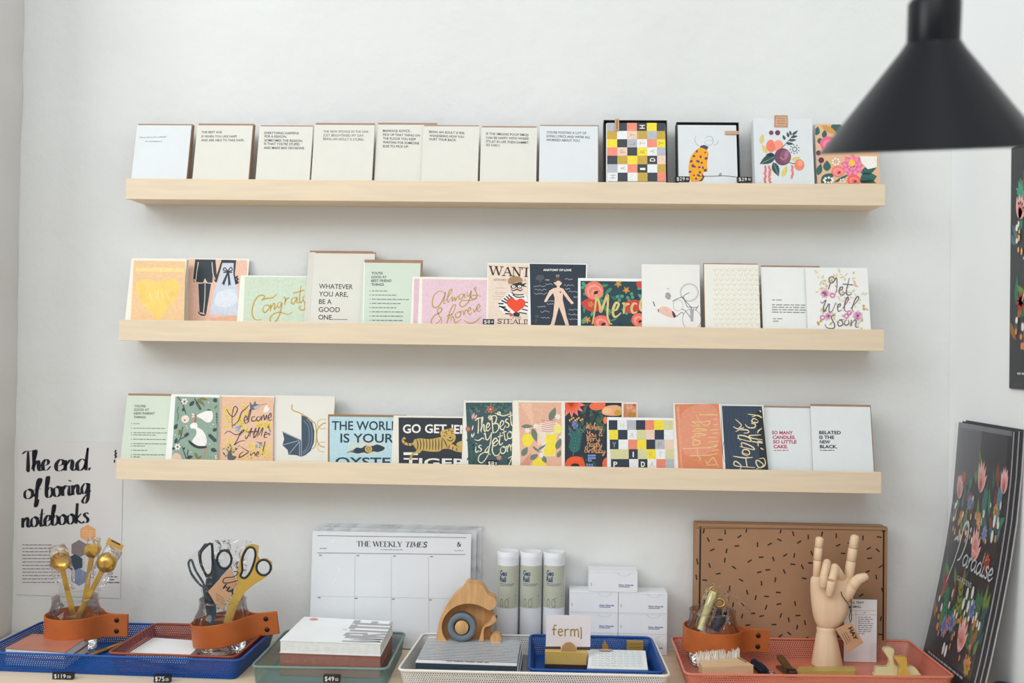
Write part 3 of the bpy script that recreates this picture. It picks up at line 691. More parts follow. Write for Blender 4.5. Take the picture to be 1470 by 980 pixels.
# ---------------------------------------------------------------- middle ledge
G1 = (180, 360, 8.647)
c = Card('m', (189, 370.5), (268.4, 371), D0, 'f0e8d8', 'peach card with a big golden heart in a clear sleeve, leftmost on the middle ledge', 'golden heart card', 2, 'efe6da', .0, 0, step=.005)
a = c.art.frame(*G1); a.poly('ecc492', [(105, 120), (745, 128), (728, 900), (62, 900)]); gold = mat('gold_ink', 'efc65a', .38, vary=.1, vscale=60, spec=.6)
a.poly(gold, [(400, 415), (440, 375), (540, 355), (630, 370), (668, 440), (640, 560), (540, 700), (440, 830), (410, 860), (330, 790), (200, 640), (135, 500), (130, 410), (190, 365), (290, 360), (365, 385)], True)
a.poly('f3d690', [(130, 205), (730, 215), (728, 262), (122, 255)]); a.strokes('f6dfa6', [[(300, 520), (330, 620)], [(370, 500), (380, 600)], [(400, 500), (412, 605)], [(450, 500), (465, 610)], [(500, 490), (540, 600)]], 9, taper=True); c.finish()
c = Card('m', (270, 369.5), (358, 372), -0.037, 'f2eadc', 'pink card with a dark-suited groom and a bride seen from behind', 'bride and groom card', 0)
a = c.art.frame(*G1); a.poly('efc2ac', [(788, 100), (1510, 118), (1500, 900), (780, 900)])
dk = '2f3a42'
a.poly(dk, [(865, 105), (1118, 108), (1138, 345), (1130, 395), (1105, 375), (1085, 300), (1080, 395), (1020, 395), (990, 345), (965, 395), (880, 385), (872, 380), (845, 385), (842, 345)])
a.poly(dk, [(905, 400), (1065, 400), (1030, 620), (1000, 795), (975, 770), (920, 760), (912, 560)]); a.poly(dk, [(900, 745), (930, 780), (1000, 790), (985, 805), (940, 805), (905, 775)])
a.strokes('efe2d2', [[(905, 140), (885, 270), (872, 385)], [(1075, 140), (1088, 280), (1120, 370)], [(988, 345), (965, 395), (900, 402)], [(988, 345), (1015, 395), (1080, 400)], [(990, 400), (985, 600), (968, 780)]], 9)
a.poly('efc2ac', [(845, 350), (870, 355), (865, 375), (848, 372)])
a.poly('cfd6e2', [(1200, 150), (1350, 150), (1362, 300), (1398, 500), (1402, 800), (1200, 800), (1045, 790), (1100, 500), (1180, 300)]); a.poly('dfe4ec', [(1150, 520), (1330, 480), (1390, 620), (1250, 700), (1110, 660)], True)
a.poly(dk, [(1195, 110), (1375, 115), (1362, 160), (1350, 150), (1205, 150), (1135, 385), (1110, 370)]); a.poly(dk, [(1345, 118), (1375, 118), (1358, 290), (1390, 410), (1365, 420), (1340, 290)])
a.strokes(dk, [[(1270, 250), (1235, 210), (1215, 235), (1270, 255)], [(1270, 250), (1310, 205), (1325, 240), (1270, 255)]], 13); a.strokes(dk, [[(1215, 265), (1325, 265)]], 16, False)
a.polys(dk, [[(1262, 265), (1280, 270), (1225, 430), (1205, 405), (1190, 420)], [(1268, 265), (1290, 275), (1310, 435), (1295, 415), (1278, 440)]])
a.strokes('1f2428', [[(1395, 310), (1375, 330), (1400, 350), (1375, 370), (1400, 390), (1370, 410)]], 16); a.poly('e8b295', [(1060, 830), (1390, 800), (1395, 900), (1050, 900)]); c.finish()
c = Card('m', (345.5, 394.5), (458, 397), -0.0395, 'eef0e2', 'mint card with golden cursive congratulations lettering', 'mint congratulations card', 0)
c2 = c; a = c.art.frame(340, 350, 8.165)
a.poly('cfdcc6', [(95, 385), (930, 392), (930, 1000), (70, 1000)]); g2 = mat('brass_ink', 'c2a24a', .4, vary=.08, vscale=60)
a.strokes(g2, [[(285, 660), (310, 640), (325, 615), (290, 600), (235, 630), (190, 720), (180, 820), (215, 885), (290, 888)], [(290, 665), (340, 640), (420, 630), (470, 585)],
    [(325, 720), (305, 770), (325, 805), (360, 780), (385, 735), (350, 715), (325, 725)], [(385, 735), (400, 720), (395, 790)], [(398, 760), (430, 700), (445, 710), (440, 770), (475, 720)],
    [(525, 685), (490, 690), (475, 735), (500, 745), (530, 690), (510, 800), (470, 890), (410, 930), (390, 880), (420, 830), (490, 800), (560, 815), (610, 825), (655, 795)],
    [(545, 620), (570, 640), (560, 720)], [(560, 690), (585, 645), (618, 632)], [(700, 625), (650, 640), (640, 690), (670, 700), (705, 630), (705, 690), (735, 680)],
    [(755, 480), (735, 640), (745, 690), (780, 650)], [(660, 580), (790, 540)], [(790, 600), (775, 650), (800, 700), (790, 770), (745, 770), (730, 740), (760, 735)]], 18, taper=True)
c.finish()
c = Card('m', (451.5, 363), (538.5, 364.5), -0.0535, cream, 'tall cream card with five large lines ending in a good one', 'good one card', 0, kraft, .0035, .002)
a = c.art.frame(340, 350, 8.165); lines(a, K, [('WHATEVER', 962, 522, 1358, 530), ('YOU ARE,', 962, 612, 1302, 620), ('BE A', 962, 702, 1110, 704), ('GOOD', 958, 795, 1208, 798), ('ONE.', 955, 885, 1128, 888)], 56, .008)
a.stroke('6a6a6c', [(1135, 884), (1298, 886)], 6, False); root = c.finish()
for i in range(2):
    c = Card('m', (447.5-4*i, 361.5), (536-4*i, 363), -.0487+.0046*i, cream, 'spare cream card tucked behind the good one card, its kraft envelope edge showing', 'x', 0, kraft, .0035, 0)
    r_ = c.finish(); r_['group'] = 'spares behind the good one card'
c = Card('m', (522, 376.5), (604, 378), -0.058, 'd0dccb', 'mint card listing best friend things, brown envelope behind, on the middle ledge', 'best friend card', 0, kraft, .0065, .0045)
a = c.art.frame(510, 365, 7.737); a.poly('eef2ec', [(95, 85), (108, 85), (95, 800), (82, 800)])
lines(a, K, [("YOU'RE", 178, 222, 305, 222), ('GOOD AT', 178, 265, 348, 265), ('BEST FRIEND', 178, 306, 402, 306), ('THINGS', 178, 348, 318, 348)], 28, .012)
def listing(a, rows, x, num, h=8, col='747975'):
    for i, (y, x1) in enumerate(rows): a.bars(col, x, y, [x1-x], 0, h, .01, i+3); a.rect(col, num, y-5, num+9, y+5)
listing(a, [(405, 370), (450, 455), (497, 620), (543, 510), (590, 470), (636, 540), (683, 525), (730, 545)], 185, 160); c.finish()
c = Card('m', (592, 396.8), (704, 398.5), -0.06, 'f1ebe0', 'pink card half hidden behind the always and forever card, one strip showing', 'x', 0)
a = c.art.frame(510, 365, 7.737); a.poly('e2bfc8', [(655, 270), (1400, 275), (1400, 840), (640, 840)]); c.finish()
c = Card('m', (602.4, 397.6), (714, 400), -0.062, 'f1ebe0', 'pink card with looping golden always and forever lettering', 'always and forever card', 0)
a = c.art.frame(510, 365, 7.737); a.poly('e6c6cf', [(745, 272), (1590, 285), (1590, 860), (738, 860)]); g3 = mat('bronze_ink', 'bd9a55', .4, vary=.08, vscale=60)
a.strokes(g3, [[(985, 420), (930, 410), (880, 450), (855, 530), (875, 590), (930, 570), (985, 480), (1000, 420), (985, 500), (985, 545), (1010, 540)], [(1000, 520), (1060, 430), (1075, 390), (1050, 400), (1025, 480), (1030, 530), (1055, 500)],
    [(1055, 500), (1080, 470), (1075, 520), (1105, 480), (1110, 515), (1135, 470), (1150, 470)], [(1205, 440), (1160, 450), (1155, 495), (1185, 490), (1210, 440), (1215, 480), (1235, 470)],
    [(1245, 410), (1240, 460), (1270, 455), (1290, 405), (1260, 520), (1200, 580), (1160, 560), (1185, 515), (1290, 510), (1350, 480)],
    [(1345, 365), (1335, 400), (1350, 440), (1340, 490), (1300, 495), (1285, 470), (1320, 455), (1400, 465)], [(1340, 355), (1320, 385), (1345, 400)],
    [(965, 690), (930, 745), (870, 780), (845, 740), (880, 680), (950, 640), (960, 600), (930, 595), (915, 640), (960, 740), (940, 790)],
    [(1020, 740), (1090, 640), (1115, 570), (1090, 565), (1050, 640), (1020, 760), (1000, 800)], [(1015, 690), (1080, 660)], [(1155, 640), (1115, 660), (1120, 700), (1160, 690), (1175, 645), (1150, 640), (1200, 625)],
    [(1200, 620), (1205, 670), (1230, 615), (1250, 630)], [(1250, 640), (1285, 610), (1270, 590), (1250, 630), (1270, 670), (1300, 640)], [(1310, 600), (1325, 640), (1355, 580)], [(1350, 610), (1385, 580), (1370, 555), (1350, 600), (1370, 635), (1400, 610)],
    [(1060, 740), (1080, 690), (1100, 720), (1110, 760), (1180, 720)], [(1210, 730), (1250, 760), (1310, 760), (1370, 720), (1395, 690)]], 15, taper=True)
c.finish()
c = Card('m', (700, 376.5), (789, 379), -0.064, 'f0ece0', 'tan wanted poster card with a masked thief in stripes clutching a red heart', 'wanted card', 0)
a = c.art.frame(680, 365, 8.647); a.poly('ebd6c4', [(182, 118), (940, 128), (930, 1000), (178, 1000)])
dk = '3a2a24'
a.serif(dk, 'WANTED', (195, 255), (935, 288), 108, .2, .09, .34, slab=.1); a.serif('4a3a32', 'REWARD', (250, 325), (415, 330), 24, .16, .1, .3); a.serif('4a3a32', 'A', (628, 330), (650, 330), 24, .16, .1, .3)
a.serif('4a3a32', 'FOR', (482, 795), (592, 797), 26, .16, .1, .3); a.serif(dk, 'STEALING', (290, 855), (800, 868), 54, .2, .1, .34, slab=.12)
a.strokes('b79c8c', [[(275, 415), (400, 418)], [(255, 468), (395, 470)], [(275, 492), (390, 493)], [(245, 520), (380, 524)], [(255, 550), (350, 552)]], 4, False)
a.poly('efece6', [(440, 480), (620, 490), (680, 600), (700, 720), (560, 740), (440, 750), (380, 735), (300, 640), (340, 570)], True)
stp = []
for i in range(7):
    t = i/6; stp.append([(450-i*23, 480+i*22), (480-i*20+10, 510+i*22), (445-i*10, 560+i*12)]); 
a.strokes('26282e', [[(430, 500), (480, 545)], [(405, 520), (455, 565)], [(375, 545), (430, 585)], [(345, 570), (420, 610)], [(305, 610), (370, 612)], [(310, 645), (400, 655)], [(345, 655), (420, 690)], [(375, 690), (450, 712)], [(390, 735), (470, 738)]], 17, False)
a.strokes('26282e', [[(470, 470), (520, 500), (620, 498)], [(485, 500), (540, 530), (630, 525)], [(450, 520), (500, 555)], [(630, 590), (690, 600)], [(620, 630), (700, 655)], [(600, 680), (690, 700)], [(560, 720), (660, 735)]], 14)
a.poly('ee4a24', [(530, 570), (570, 548), (620, 560), (642, 600), (625, 650), (575, 690), (525, 720), (480, 690), (425, 640), (410, 580), (440, 545), (490, 545)], True)
a.poly('2b2d33', [(490, 735), (530, 715), (570, 735), (560, 768), (500, 765)], True); a.poly('e0553f', [(450, 720), (490, 745), (470, 775), (445, 760)])
a.poly('f0d3bd', [(470, 340), (600, 340), (600, 440), (560, 490), (520, 485), (470, 430)], True)
a.poly('a9855a', [(430, 360), (430, 310), (470, 280), (560, 275), (605, 310), (600, 340), (540, 345), (470, 370)], True); a.poly('2b2d33', [(470, 370), (560, 345), (600, 345), (600, 365), (500, 375)])
a.poly('26282e', [(455, 390), (500, 370), (610, 365), (660, 350), (625, 385), (665, 405), (600, 395), (590, 425), (540, 420), (530, 405), (510, 425), (465, 425)])
a.polys('f2ece2', [circle(495, 400, 22, 16), circle(568, 398, 22, 15)]); a.polys('26282e', [circle(497, 400, 6), circle(566, 398, 6)])
a.strokes('26282e', [[(465, 435), (490, 450), (530, 435), (545, 435), (580, 450), (608, 430)]], 16, taper=True); c.finish()
c = Card('m', (759, 377), (842.8, 379), -0.0659, 'eeeee8', 'dark navy card showing a pale paper figure with tiny white notes', 'anatomy card', 0)
a = c.art.frame(680, 365, 8.647); a.poly('263240', [(695, 117), (1395, 128), (1372, 980), (712, 980)])
a.text('f2f0ea', 'ANATOMY OF LOVE', (862, 205), (1212, 208), 27, .03)
rnd = random.Random(9)
for x, y, w in [(885, 320, 60), (890, 372, 90), (745, 395, 150), (755, 440, 150), (750, 490, 160), (1130, 310, 100), (1120, 385, 120), (1140, 430, 60), (1180, 462, 120), (920, 582, 70), (910, 615, 80), (790, 650, 100), (830, 710, 110), (835, 790, 110), (1240, 530, 50), (1180, 690, 110), (1170, 745, 120), (1180, 805, 120)]:
    a.stroke('b9bcc0', [(x+w*i/9, y+rnd.uniform(-11, 9)) for i in range(10)], 4.5)
a.poly('4b525c', [(770, 290), (800, 255), (860, 260), (875, 300), (845, 325), (820, 355), (810, 325), (775, 315)], True); a.polys('47505a', [circle(790, 770, 26, 20), leaf(780, 790, 765, 860, 10)])
sk = 'eccdb8'
a.poly(sk, [(1035, 395), (1065, 395), (1068, 412), (1110, 425), (1150, 480), (1195, 545), (1245, 605), (1215, 620), (1170, 570), (1108, 485), (1105, 560), (1120, 625), (1150, 760), (1185, 880), (1140, 880), (1100, 760), (1058, 650), (1030, 760), (1000, 880), (940, 880), (960, 860), (985, 760), (1000, 620), (1005, 540), (985, 480), (940, 530), (905, 590), (872, 590), (890, 550), (940, 450), (990, 420), (1030, 412)])
a.poly(sk, [(995, 355), (1015, 330), (1075, 330), (1095, 355), (1080, 380), (1050, 405), (1020, 380)], True); a.poly('5a4038', [(1000, 345), (1010, 310), (1050, 295), (1085, 315), (1090, 350), (1050, 320), (1020, 345)], True)
a.poly('c23b32', [(1060, 455), (1075, 462), (1092, 455), (1078, 488)]); a.strokes('c9b09e', [[(1030, 290), (1025, 258), (1040, 260), (1045, 285)], [(1055, 285), (1060, 258), (1045, 255)]], 6); c.finish()
c = Card('m', (829.8, 398.6), (943, 400.5), -0.0678, 'f3f1ea', 'floral card with golden cursive thanks over coral roses and dark leaves', 'golden merci card', 0)
a = c.art.frame(825, 370, 7.35); a.poly('234049', [(62, 242), (845, 252), (845, 850), (66, 850)]); a.clip = (64, 246, 840, 850)
scatter(a, (70, 250, 800, 720), ['2f6b57', '3f8a63', '1e3050', '58a07c'], 16, 90, 22, 4)
a.polys('4e9c80', [circle(x, y, 18) for x, y in ((450, 410), (500, 405), (470, 445), (560, 420), (610, 415), (575, 450), (600, 380), (90, 270), (110, 290), (85, 310))])
for x, y in ((460, 275), (545, 340), (170, 480), (135, 655)): daisy(a, x, y, 42, 'c98a35', 'e0a94a', 5, .4)
a.poly('c8433c', [(70, 470), (150, 430), (240, 470), (250, 560), (150, 560), (90, 510)], True); a.poly('c8433c', [(520, 480), (640, 440), (720, 500), (640, 580), (540, 570)], True); a.ell('d0473f', 690, 275, 40, 45); daisy(a, 170, 490, 34, 'e08a3a', None, 5, 0, .4)
rose(a, 205, 345, 100, ['ee7a66', 'f6a08a', 'ee7a66', 'f39680'], '2b2028', .2, .98, 6); rose(a, 285, 680, 92, ['ee6f5c', 'f79a86', 'ee6f5c'], '231c22', .2, .8); rose(a, 675, 655, 76, ['ee6f5c', 'f79a86', 'ee6f5c'], '231c22', .2, .95)
g4 = mat('pale_gold_ink', 'dcc27a', .4, vary=.08, vscale=60)
a.strokes(g4, [[(185, 700), (205, 600), (225, 450), (235, 410), (265, 500), (275, 570), (310, 480), (345, 390), (350, 480), (345, 600), (365, 680), (395, 700)], [(400, 560), (440, 545), (465, 490), (435, 475), (405, 540), (410, 610), (440, 620), (490, 580)],
    [(500, 480), (525, 490), (515, 590)], [(520, 530), (545, 492), (580, 488)], [(660, 490), (625, 480), (600, 530), (615, 580), (660, 570)], [(705, 430), (690, 500), (705, 555), (760, 540)], [(720, 370), (722, 385)]], 27, taper=True)
c.finish()
c = Card('m', (921, 379), (1004, 380), -0.0697, 'eceae4', 'cream card with a sideways sketch of a woman on a bicycle', 'bicycle sketch card', 0)
a = c.art.frame(825, 370, 7.35)
gk = '8e8e92'
a.strokes(gk, [circle(1210, 365, 96, 94), circle(1235, 650, 98, 112)], 5, False, closed=True); a.strokes('a9a9ac', [circle(1210, 365, 85, 82)], 3, False, closed=True)
a.strokes('77777c', [[(1210, 365), (1150, 410), (1190, 520)], [(1125, 405), (1230, 520)], [(1190, 520), (1300, 525)], [(1230, 520), (1235, 650)], [(1275, 555), (1295, 520), (1308, 500)], [(1140, 410), (1060, 440), (1030, 460)], [(1130, 540), (1170, 560), (1235, 650)], [(1070, 620), (1130, 575), (1150, 600)]], 7)
a.strokes('a5a5a8', [[(1040, 470), (1045, 530), (1090, 560), (1140, 520), (1120, 450), (1060, 450), (1040, 480)]], 4)
a.polys('b9b2ae', [circle(985, 400, 30, 36), circle(985, 325, 8)]); a.strokes('8a7f7f', [[(960, 370), (1010, 430)], [(955, 400), (1000, 440)], [(975, 365), (1015, 410)]], 6, False); a.poly('a9a9ae', [(1215, 545), (1258, 545), (1250, 670), (1225, 670)])
a.poly('ecc0ae', [(880, 560), (905, 525), (960, 515), (1040, 560), (1070, 610), (1040, 630), (960, 610)], True); a.poly('3d3a46', [(1025, 560), (1045, 570), (1072, 618), (1050, 635), (1035, 610)]); a.strokes('4b4b52', [[(828, 460), (845, 510)], [(880, 540), (885, 570)]], 9, False); c.finish()
c = Card('m', (1010.6, 379.8), (1088.5, 379), D0, 'efece2', 'cream card with a faint gold scalloped pattern, between the bicycle and letter cards', 'gold scallop card', 1, kraft, .0025, 0, .0014)
a = c.art.frame(1000, 365, 5.654)
st = []
for i in range(8):
    for j in range(13): st.append([(135+i*48+(j % 2)*12, 115+j*40), (150+i*48+(j % 2)*12, 133+j*40), (172+i*48+(j % 2)*12, 108+j*40)])
a.strokes('dfd3a6', st, 5, taper=True); c.finish()
c = Card('m', (1092, 383), (1178, 384), D1-.0005, 'eff0ec', 'white card typed like a short letter, half behind the get well card', 'letter card', 0, kraft, .0035, 0, 0)
a = c.art.frame(1000, 365, 5.654); a.bars('9a9a9a', 612, 370, [80], 20, 8); a.bars('8e8e8e', 612, 408, [285, 290, 285, 290], 20, 8, .015); a.bars('9a9a9a', 620, 522, [75, 45], 20, 8); c.finish()
c = Card('m', (1155.8, 383.8), (1245, 384.5), D0-.003, 'f1f0ec', 'white card with purple brush lettering wishing a recovery among pink flowers', 'get well card', 0, white, 0, .0006, step=.0052)
a = c.art.frame(1000, 365, 5.654)
scatter(a, (985, 150, 1300, 330), ['d8bf86', 'e7d7a8', 'c9d4b4', 'eec9b4'], 12, 40, 8, 12); scatter(a, (990, 430, 1370, 600), ['c9a85c', 'd9c98e', 'c3d0b4'], 10, 40, 9, 15); scatter(a, (1150, 300, 1370, 420), ['e6d8a4', 'cfd9c4', 'efc9c0'], 9, 34, 8, 16)
for x, y, r_ in ((1040, 318, 40), (1068, 500, 34), (1308, 498, 46)): daisy(a, x, y, r_, 'f0b6d2', '9a4a86', 7, .3, .42)
a.strokes('d983b0', [circle(1103, 332, 18, 16), circle(1022, 512, 17, 16), circle(1215, 500, 17, 16), circle(1238, 472, 14)], 11, False, closed=True)
pu = '75606f'
a.strokes(pu, [[(1125, 205), (1100, 180), (1075, 195), (1085, 230), (1110, 225), (1135, 190), (1140, 260), (1128, 318)], [(1085, 235), (1070, 285)], [(1155, 290), (1180, 285), (1185, 265), (1165, 270), (1158, 310), (1185, 330), (1220, 300)], [(1240, 190), (1215, 300), (1230, 330), (1260, 320)], [(1185, 240), (1270, 248)],
    [(1005, 380), (1020, 395), (1050, 370), (1030, 430), (1035, 465), (1075, 400), (1075, 460), (1100, 460), (1130, 390)], [(1140, 430), (1165, 420), (1165, 400), (1145, 420), (1150, 460), (1180, 450)], [(1185, 440), (1230, 370), (1225, 345), (1205, 390), (1200, 450), (1220, 465)], [(1250, 440), (1310, 370), (1310, 340), (1285, 370), (1262, 440), (1275, 465)],
    [(1130, 500), (1110, 490), (1095, 515), (1120, 570), (1110, 600), (1060, 595), (1040, 565)], [(1165, 530), (1145, 550), (1155, 580), (1185, 570), (1180, 540), (1160, 530), (1200, 530)], [(1220, 525), (1200, 550), (1210, 575), (1235, 560), (1230, 530)], [(1255, 530), (1258, 580)], [(1258, 560), (1285, 530), (1295, 545), (1290, 585), (1315, 590)]], 9, taper=True)
c.finish()

# ---------------------------------------------------------------- lowest ledge
c = Card('b', (182.6, 567), (268, 569), -0.0575, 'd2ddca', 'mint card listing new parent things, leftmost on the lowest ledge', 'new parent card', 1, kraft, .004, 0)
a = c.art.frame(175, 555, 8.52); lines(a, K, [("YOU'RE", 150, 250, 292, 252), ('GOOD AT', 148, 294, 332, 296), ('NEW PARENT', 146, 340, 402, 340), ('THINGS', 146, 385, 292, 386)], 30, .012)
listing(a, [(450, 240), (505, 525), (560, 580), (587, 430), (640, 545), (694, 570), (722, 280), (775, 335), (828, 560), (856, 215)], 140, 112, 8); c.finish()
c = Card('b', (246, 565), (315.2, 567), -0.0615, 'eff0ea', 'sage green card with a white stork carrying a bundle', 'stork card', 0)
a = c.art.frame(175, 555, 8.52); a.poly('8ea594', [(655, 118), (1190, 132), (1168, 960), (605, 960)]); a.clip = (612, 120, 1166, 960)
dkg = '33444a'
a.strokes('40474a', [[(680, 118), (740, 210), (785, 330)], [(885, 140), (930, 200)], [(745, 490), (720, 610), (680, 690)], [(735, 730), (790, 880)], [(1165, 320), (1170, 680)], [(720, 640), (800, 590)], [(800, 840), (810, 770)]], 13)
a.polys(dkg, [leaf(825, 235, 890, 170, 24), leaf(740, 300, 765, 250, 18), leaf(640, 520, 680, 450, 24), leaf(650, 695, 675, 620, 20), leaf(1110, 165, 1185, 165, 26), leaf(1085, 760, 1165, 790, 26), leaf(1110, 540, 1165, 510, 22), leaf(790, 870, 870, 850, 24), leaf(745, 770, 775, 740, 14), leaf(615, 770, 650, 730, 16)])
sprig(a, 900, 170, 955, 265, 5, 26, 8, dkg); sprig(a, 755, 615, 800, 580, 3, 30, 9, dkg); sprig(a, 1165, 680, 1080, 600, 5, 34, 10, dkg); sprig(a, 1170, 480, 1165, 330, 4, 24, 8, dkg)
a.polys('7f7a42', [leaf(920, 145, 1020, 240, 20), leaf(940, 140, 1060, 160, 16), leaf(690, 590, 740, 520, 18), leaf(1130, 270, 1170, 220, 12), leaf(890, 800, 930, 890, 18), leaf(930, 880, 975, 840, 14), leaf(700, 520, 715, 580, 16)])
a.poly('f0ece6', [(870, 640), (905, 590), (910, 540), (890, 510), (850, 510), (832, 475), (860, 445), (905, 440), (925, 470), (925, 495), (985, 530), (1030, 610), (1035, 690), (1000, 730), (930, 720), (860, 680)], True)
a.poly('f0ece6', [(915, 350), (1050, 290), (1100, 300), (1115, 360), (1090, 425), (1040, 435), (970, 390)], True); a.polys('f0ece6', [leaf(900, 360, 850, 325, 12), leaf(900, 350, 850, 375, 10)]); a.poly('4a4038', [(1040, 290), (1055, 275), (1085, 280), (1085, 292)], True)
a.poly('cf5a4c', [(880, 435), (900, 320), (910, 400), (900, 435)]); a.stroke('cf5a4c', [(880, 350), (910, 345)], 12, False); a.poly('2f3438', [(815, 650), (860, 680), (930, 720), (1030, 725), (1030, 745), (950, 755), (880, 735), (825, 690)], True)
a.strokes('c98a70', [[(1020, 750), (1005, 860)], [(1040, 750), (1050, 850)]], 9, False); daisy(a, 765, 180, 48, 'efe3da', '5a4a48', 6, 0, .3); a.ell('eed9cc', 775, 395, 50, 48); a.ell('54443f', 768, 408, 12, 8); daisy(a, 680, 735, 46, 'efe9e2', '7a4a44', 6, 0, .3); daisy(a, 1165, 860, 36, 'e9d8cc', None, 5, 0, .4)
a.poly('eac3ae', [(610, 860), (650, 810), (720, 840), (740, 960), (600, 960)], True); a.polys('e8d6c4', [circle(x, y, 9, n=8) for x, y in ((790, 480), (800, 505), (1060, 190), (1090, 490), (1120, 460), (840, 800), (1075, 700), (650, 590))]); a.bars('5a7268', 690, 230, [30]*0, 1, 1)
a.stroke('5c7a6c', [(690, 240), (675, 300), (690, 350), (675, 420)], 7); c.finish()
c = Card('b', (316, 567), (393.5, 568.5), -0.0575, 'f1ece0', 'peach card with dark welcome lettering among yellow sprigs and grey birds', 'welcome little one card', 1, 'f0ece2', 0, 0, step=.005)
a = c.art.frame(310, 555, 8.167); a.poly('e7bd9d', [(62, 115), (672, 122), (668, 960), (25, 960)])
scatter(a, (80, 180, 650, 880), [], 0, 1, 1, 3); rnd = random.Random(8); dots = []
for x0, y0, x1, y1, n, s_ in ((90, 240, 210, 480, 60, 1), (300, 180, 380, 360, 22, 1), (470, 400, 650, 480, 70, 1), (240, 340, 330, 470, 50, 1), (320, 480, 380, 540, 20, 1), (110, 620, 210, 800, 60, 1), (380, 680, 470, 860, 45, 1), (500, 680, 640, 860, 60, 1), (200, 800, 400, 860, 20, 1)):
    dots += [circle(rnd.uniform(x0, x1), rnd.uniform(y0, y1), rnd.uniform(6, 11), n=7) for i in range(n)]
a.polys('e9d33c', dots); a.polys('dfc22e', dots[::3])
a.poly('6a6c74', [(400, 180), (430, 210), (460, 165), (475, 200), (525, 215), (500, 250), (430, 270), (400, 245)], True); a.poly('b5b6ba', [(440, 240), (500, 215), (525, 225), (480, 265)], True); a.stroke('b5785c', [(525, 212), (600, 200)], 8, False); a.poly('efe9e2', [(590, 215), (625, 275), (575, 300), (555, 285)], True)
scatter(a, (200, 460, 300, 540), ['8b96a6', 'a9b2ba'], 8, 40, 10, 5); scatter(a, (450, 640, 540, 720), ['8b96a6', '9aa2ac'], 6, 40, 10, 6); scatter(a, (100, 700, 260, 850), ['8b8f9a', '6c7078'], 8, 45, 10, 7); scatter(a, (600, 450, 660, 540), ['6c7078'], 5, 40, 9, 8)
a.poly('5c5f68', [(140, 770), (180, 740), (190, 800), (240, 820), (200, 860), (140, 850)], True)
br = '56404e'
a.strokes(br, [[(125, 260), (150, 310), (200, 350), (240, 300), (250, 250), (215, 235), (190, 330), (190, 480)], [(190, 460), (260, 400), (300, 300), (345, 260), (385, 215)], [(330, 400), (365, 380), (350, 340), (330, 390), (350, 430), (390, 390)], [(385, 390), (410, 280), (400, 270), (375, 380), (390, 420)], [(460, 350), (425, 355), (420, 400), (460, 395), (480, 360)], [(500, 345), (475, 370), (490, 400), (520, 380), (510, 350)], [(530, 340), (535, 395)], [(535, 375), (560, 330), (570, 390), (595, 330), (600, 390)], [(615, 370), (645, 350), (640, 310), (615, 350), (625, 395), (660, 380)],
    [(100, 550), (150, 520), (230, 560), (300, 540), (330, 510), (300, 520), (240, 640), (215, 680), (280, 640), (340, 630)], [(345, 570), (350, 610), (380, 570), (420, 480), (395, 590)], [(365, 530), (430, 525)], [(430, 560), (470, 480), (440, 590), (470, 570), (510, 470), (485, 590)], [(410, 530), (500, 520)], [(500, 570), (550, 480), (530, 580)], [(560, 570), (600, 550), (580, 530), (565, 590), (600, 590)],
    [(330, 760), (290, 780), (270, 830), (330, 800), (380, 760), (350, 740), (290, 700)], [(400, 780), (410, 810)], [(410, 800), (450, 770), (460, 815)], [(480, 800), (500, 780), (490, 760), (470, 800), (500, 820)], [(575, 640), (550, 760)]], 12, taper=True)
a.ell(br, 545, 790, 7); c.finish()
c = Card('b', (395, 567.5), (481, 568.5), -0.0535, 'e5e2d8', 'cream card with a sideways navy pram drawn in navy and gold', 'pram card', 1, 'efeae0', 0, 0, step=.005)
a = c.art.frame(310, 555, 8.167); nb = '3d4f60'; gp = 'c6a057'
a.strokes('d9c58a', [circle(1250, 435, 62, 58), circle(1255, 705, 66, 58)], 12, False, closed=True); a.strokes(gp, [[(1290, 425), (1250, 435), (1190, 500), (1185, 620), (1220, 690), (1290, 710)], [(1120, 400), (1165, 440), (1180, 560), (1165, 690), (1125, 730)], [(895, 205), (890, 250), (910, 280), (980, 305), (1060, 350), (1130, 400)]], 13)
a.poly(nb, [(1000, 330), (1060, 355), (1130, 420), (1155, 520), (1150, 650), (1110, 750), (1050, 800), (1000, 820)]); a.strokes('73818f', [[(1060, 380), (1100, 430), (1125, 520), (1120, 660), (1080, 740), (1020, 790)], [(1030, 400), (1080, 460), (1095, 560), (1080, 690), (1020, 770)]], 10)
a.poly(nb, [(778, 520), (985, 615), (1000, 640), (1000, 820), (940, 800), (850, 795), (840, 740), (780, 685), (800, 610)]); a.strokes('b9bfc4', [[(785, 530), (980, 620)], [(790, 680), (975, 630)], [(860, 785), (980, 640)], [(980, 640), (980, 805)], [(1002, 340), (1002, 815)]], 6, False); c.finish()
c = Card('b', (469, 594.5), (582, 597), -0.056, 'e7e0d4', 'light blue card with dark lettering around an oyster shell drawing', 'light blue oyster card', 0)
a = c.art.frame(465, 585, 7); a.poly('9a7350', [(42, 66), (830, 74), (830, 700), (36, 700)]); a.poly('b7d6de', [(56, 88), (830, 98), (830, 700), (56, 700)]); nv = '26384a'
a.ell('c9d4cc', 430, 400, 190, 80); lines(a, nv, [('THE WORLD', 80, 222, 760, 224), ('IS YOUR', 165, 348, 700, 350), ('OYSTER', 115, 585, 790, 590)], 90, .018)
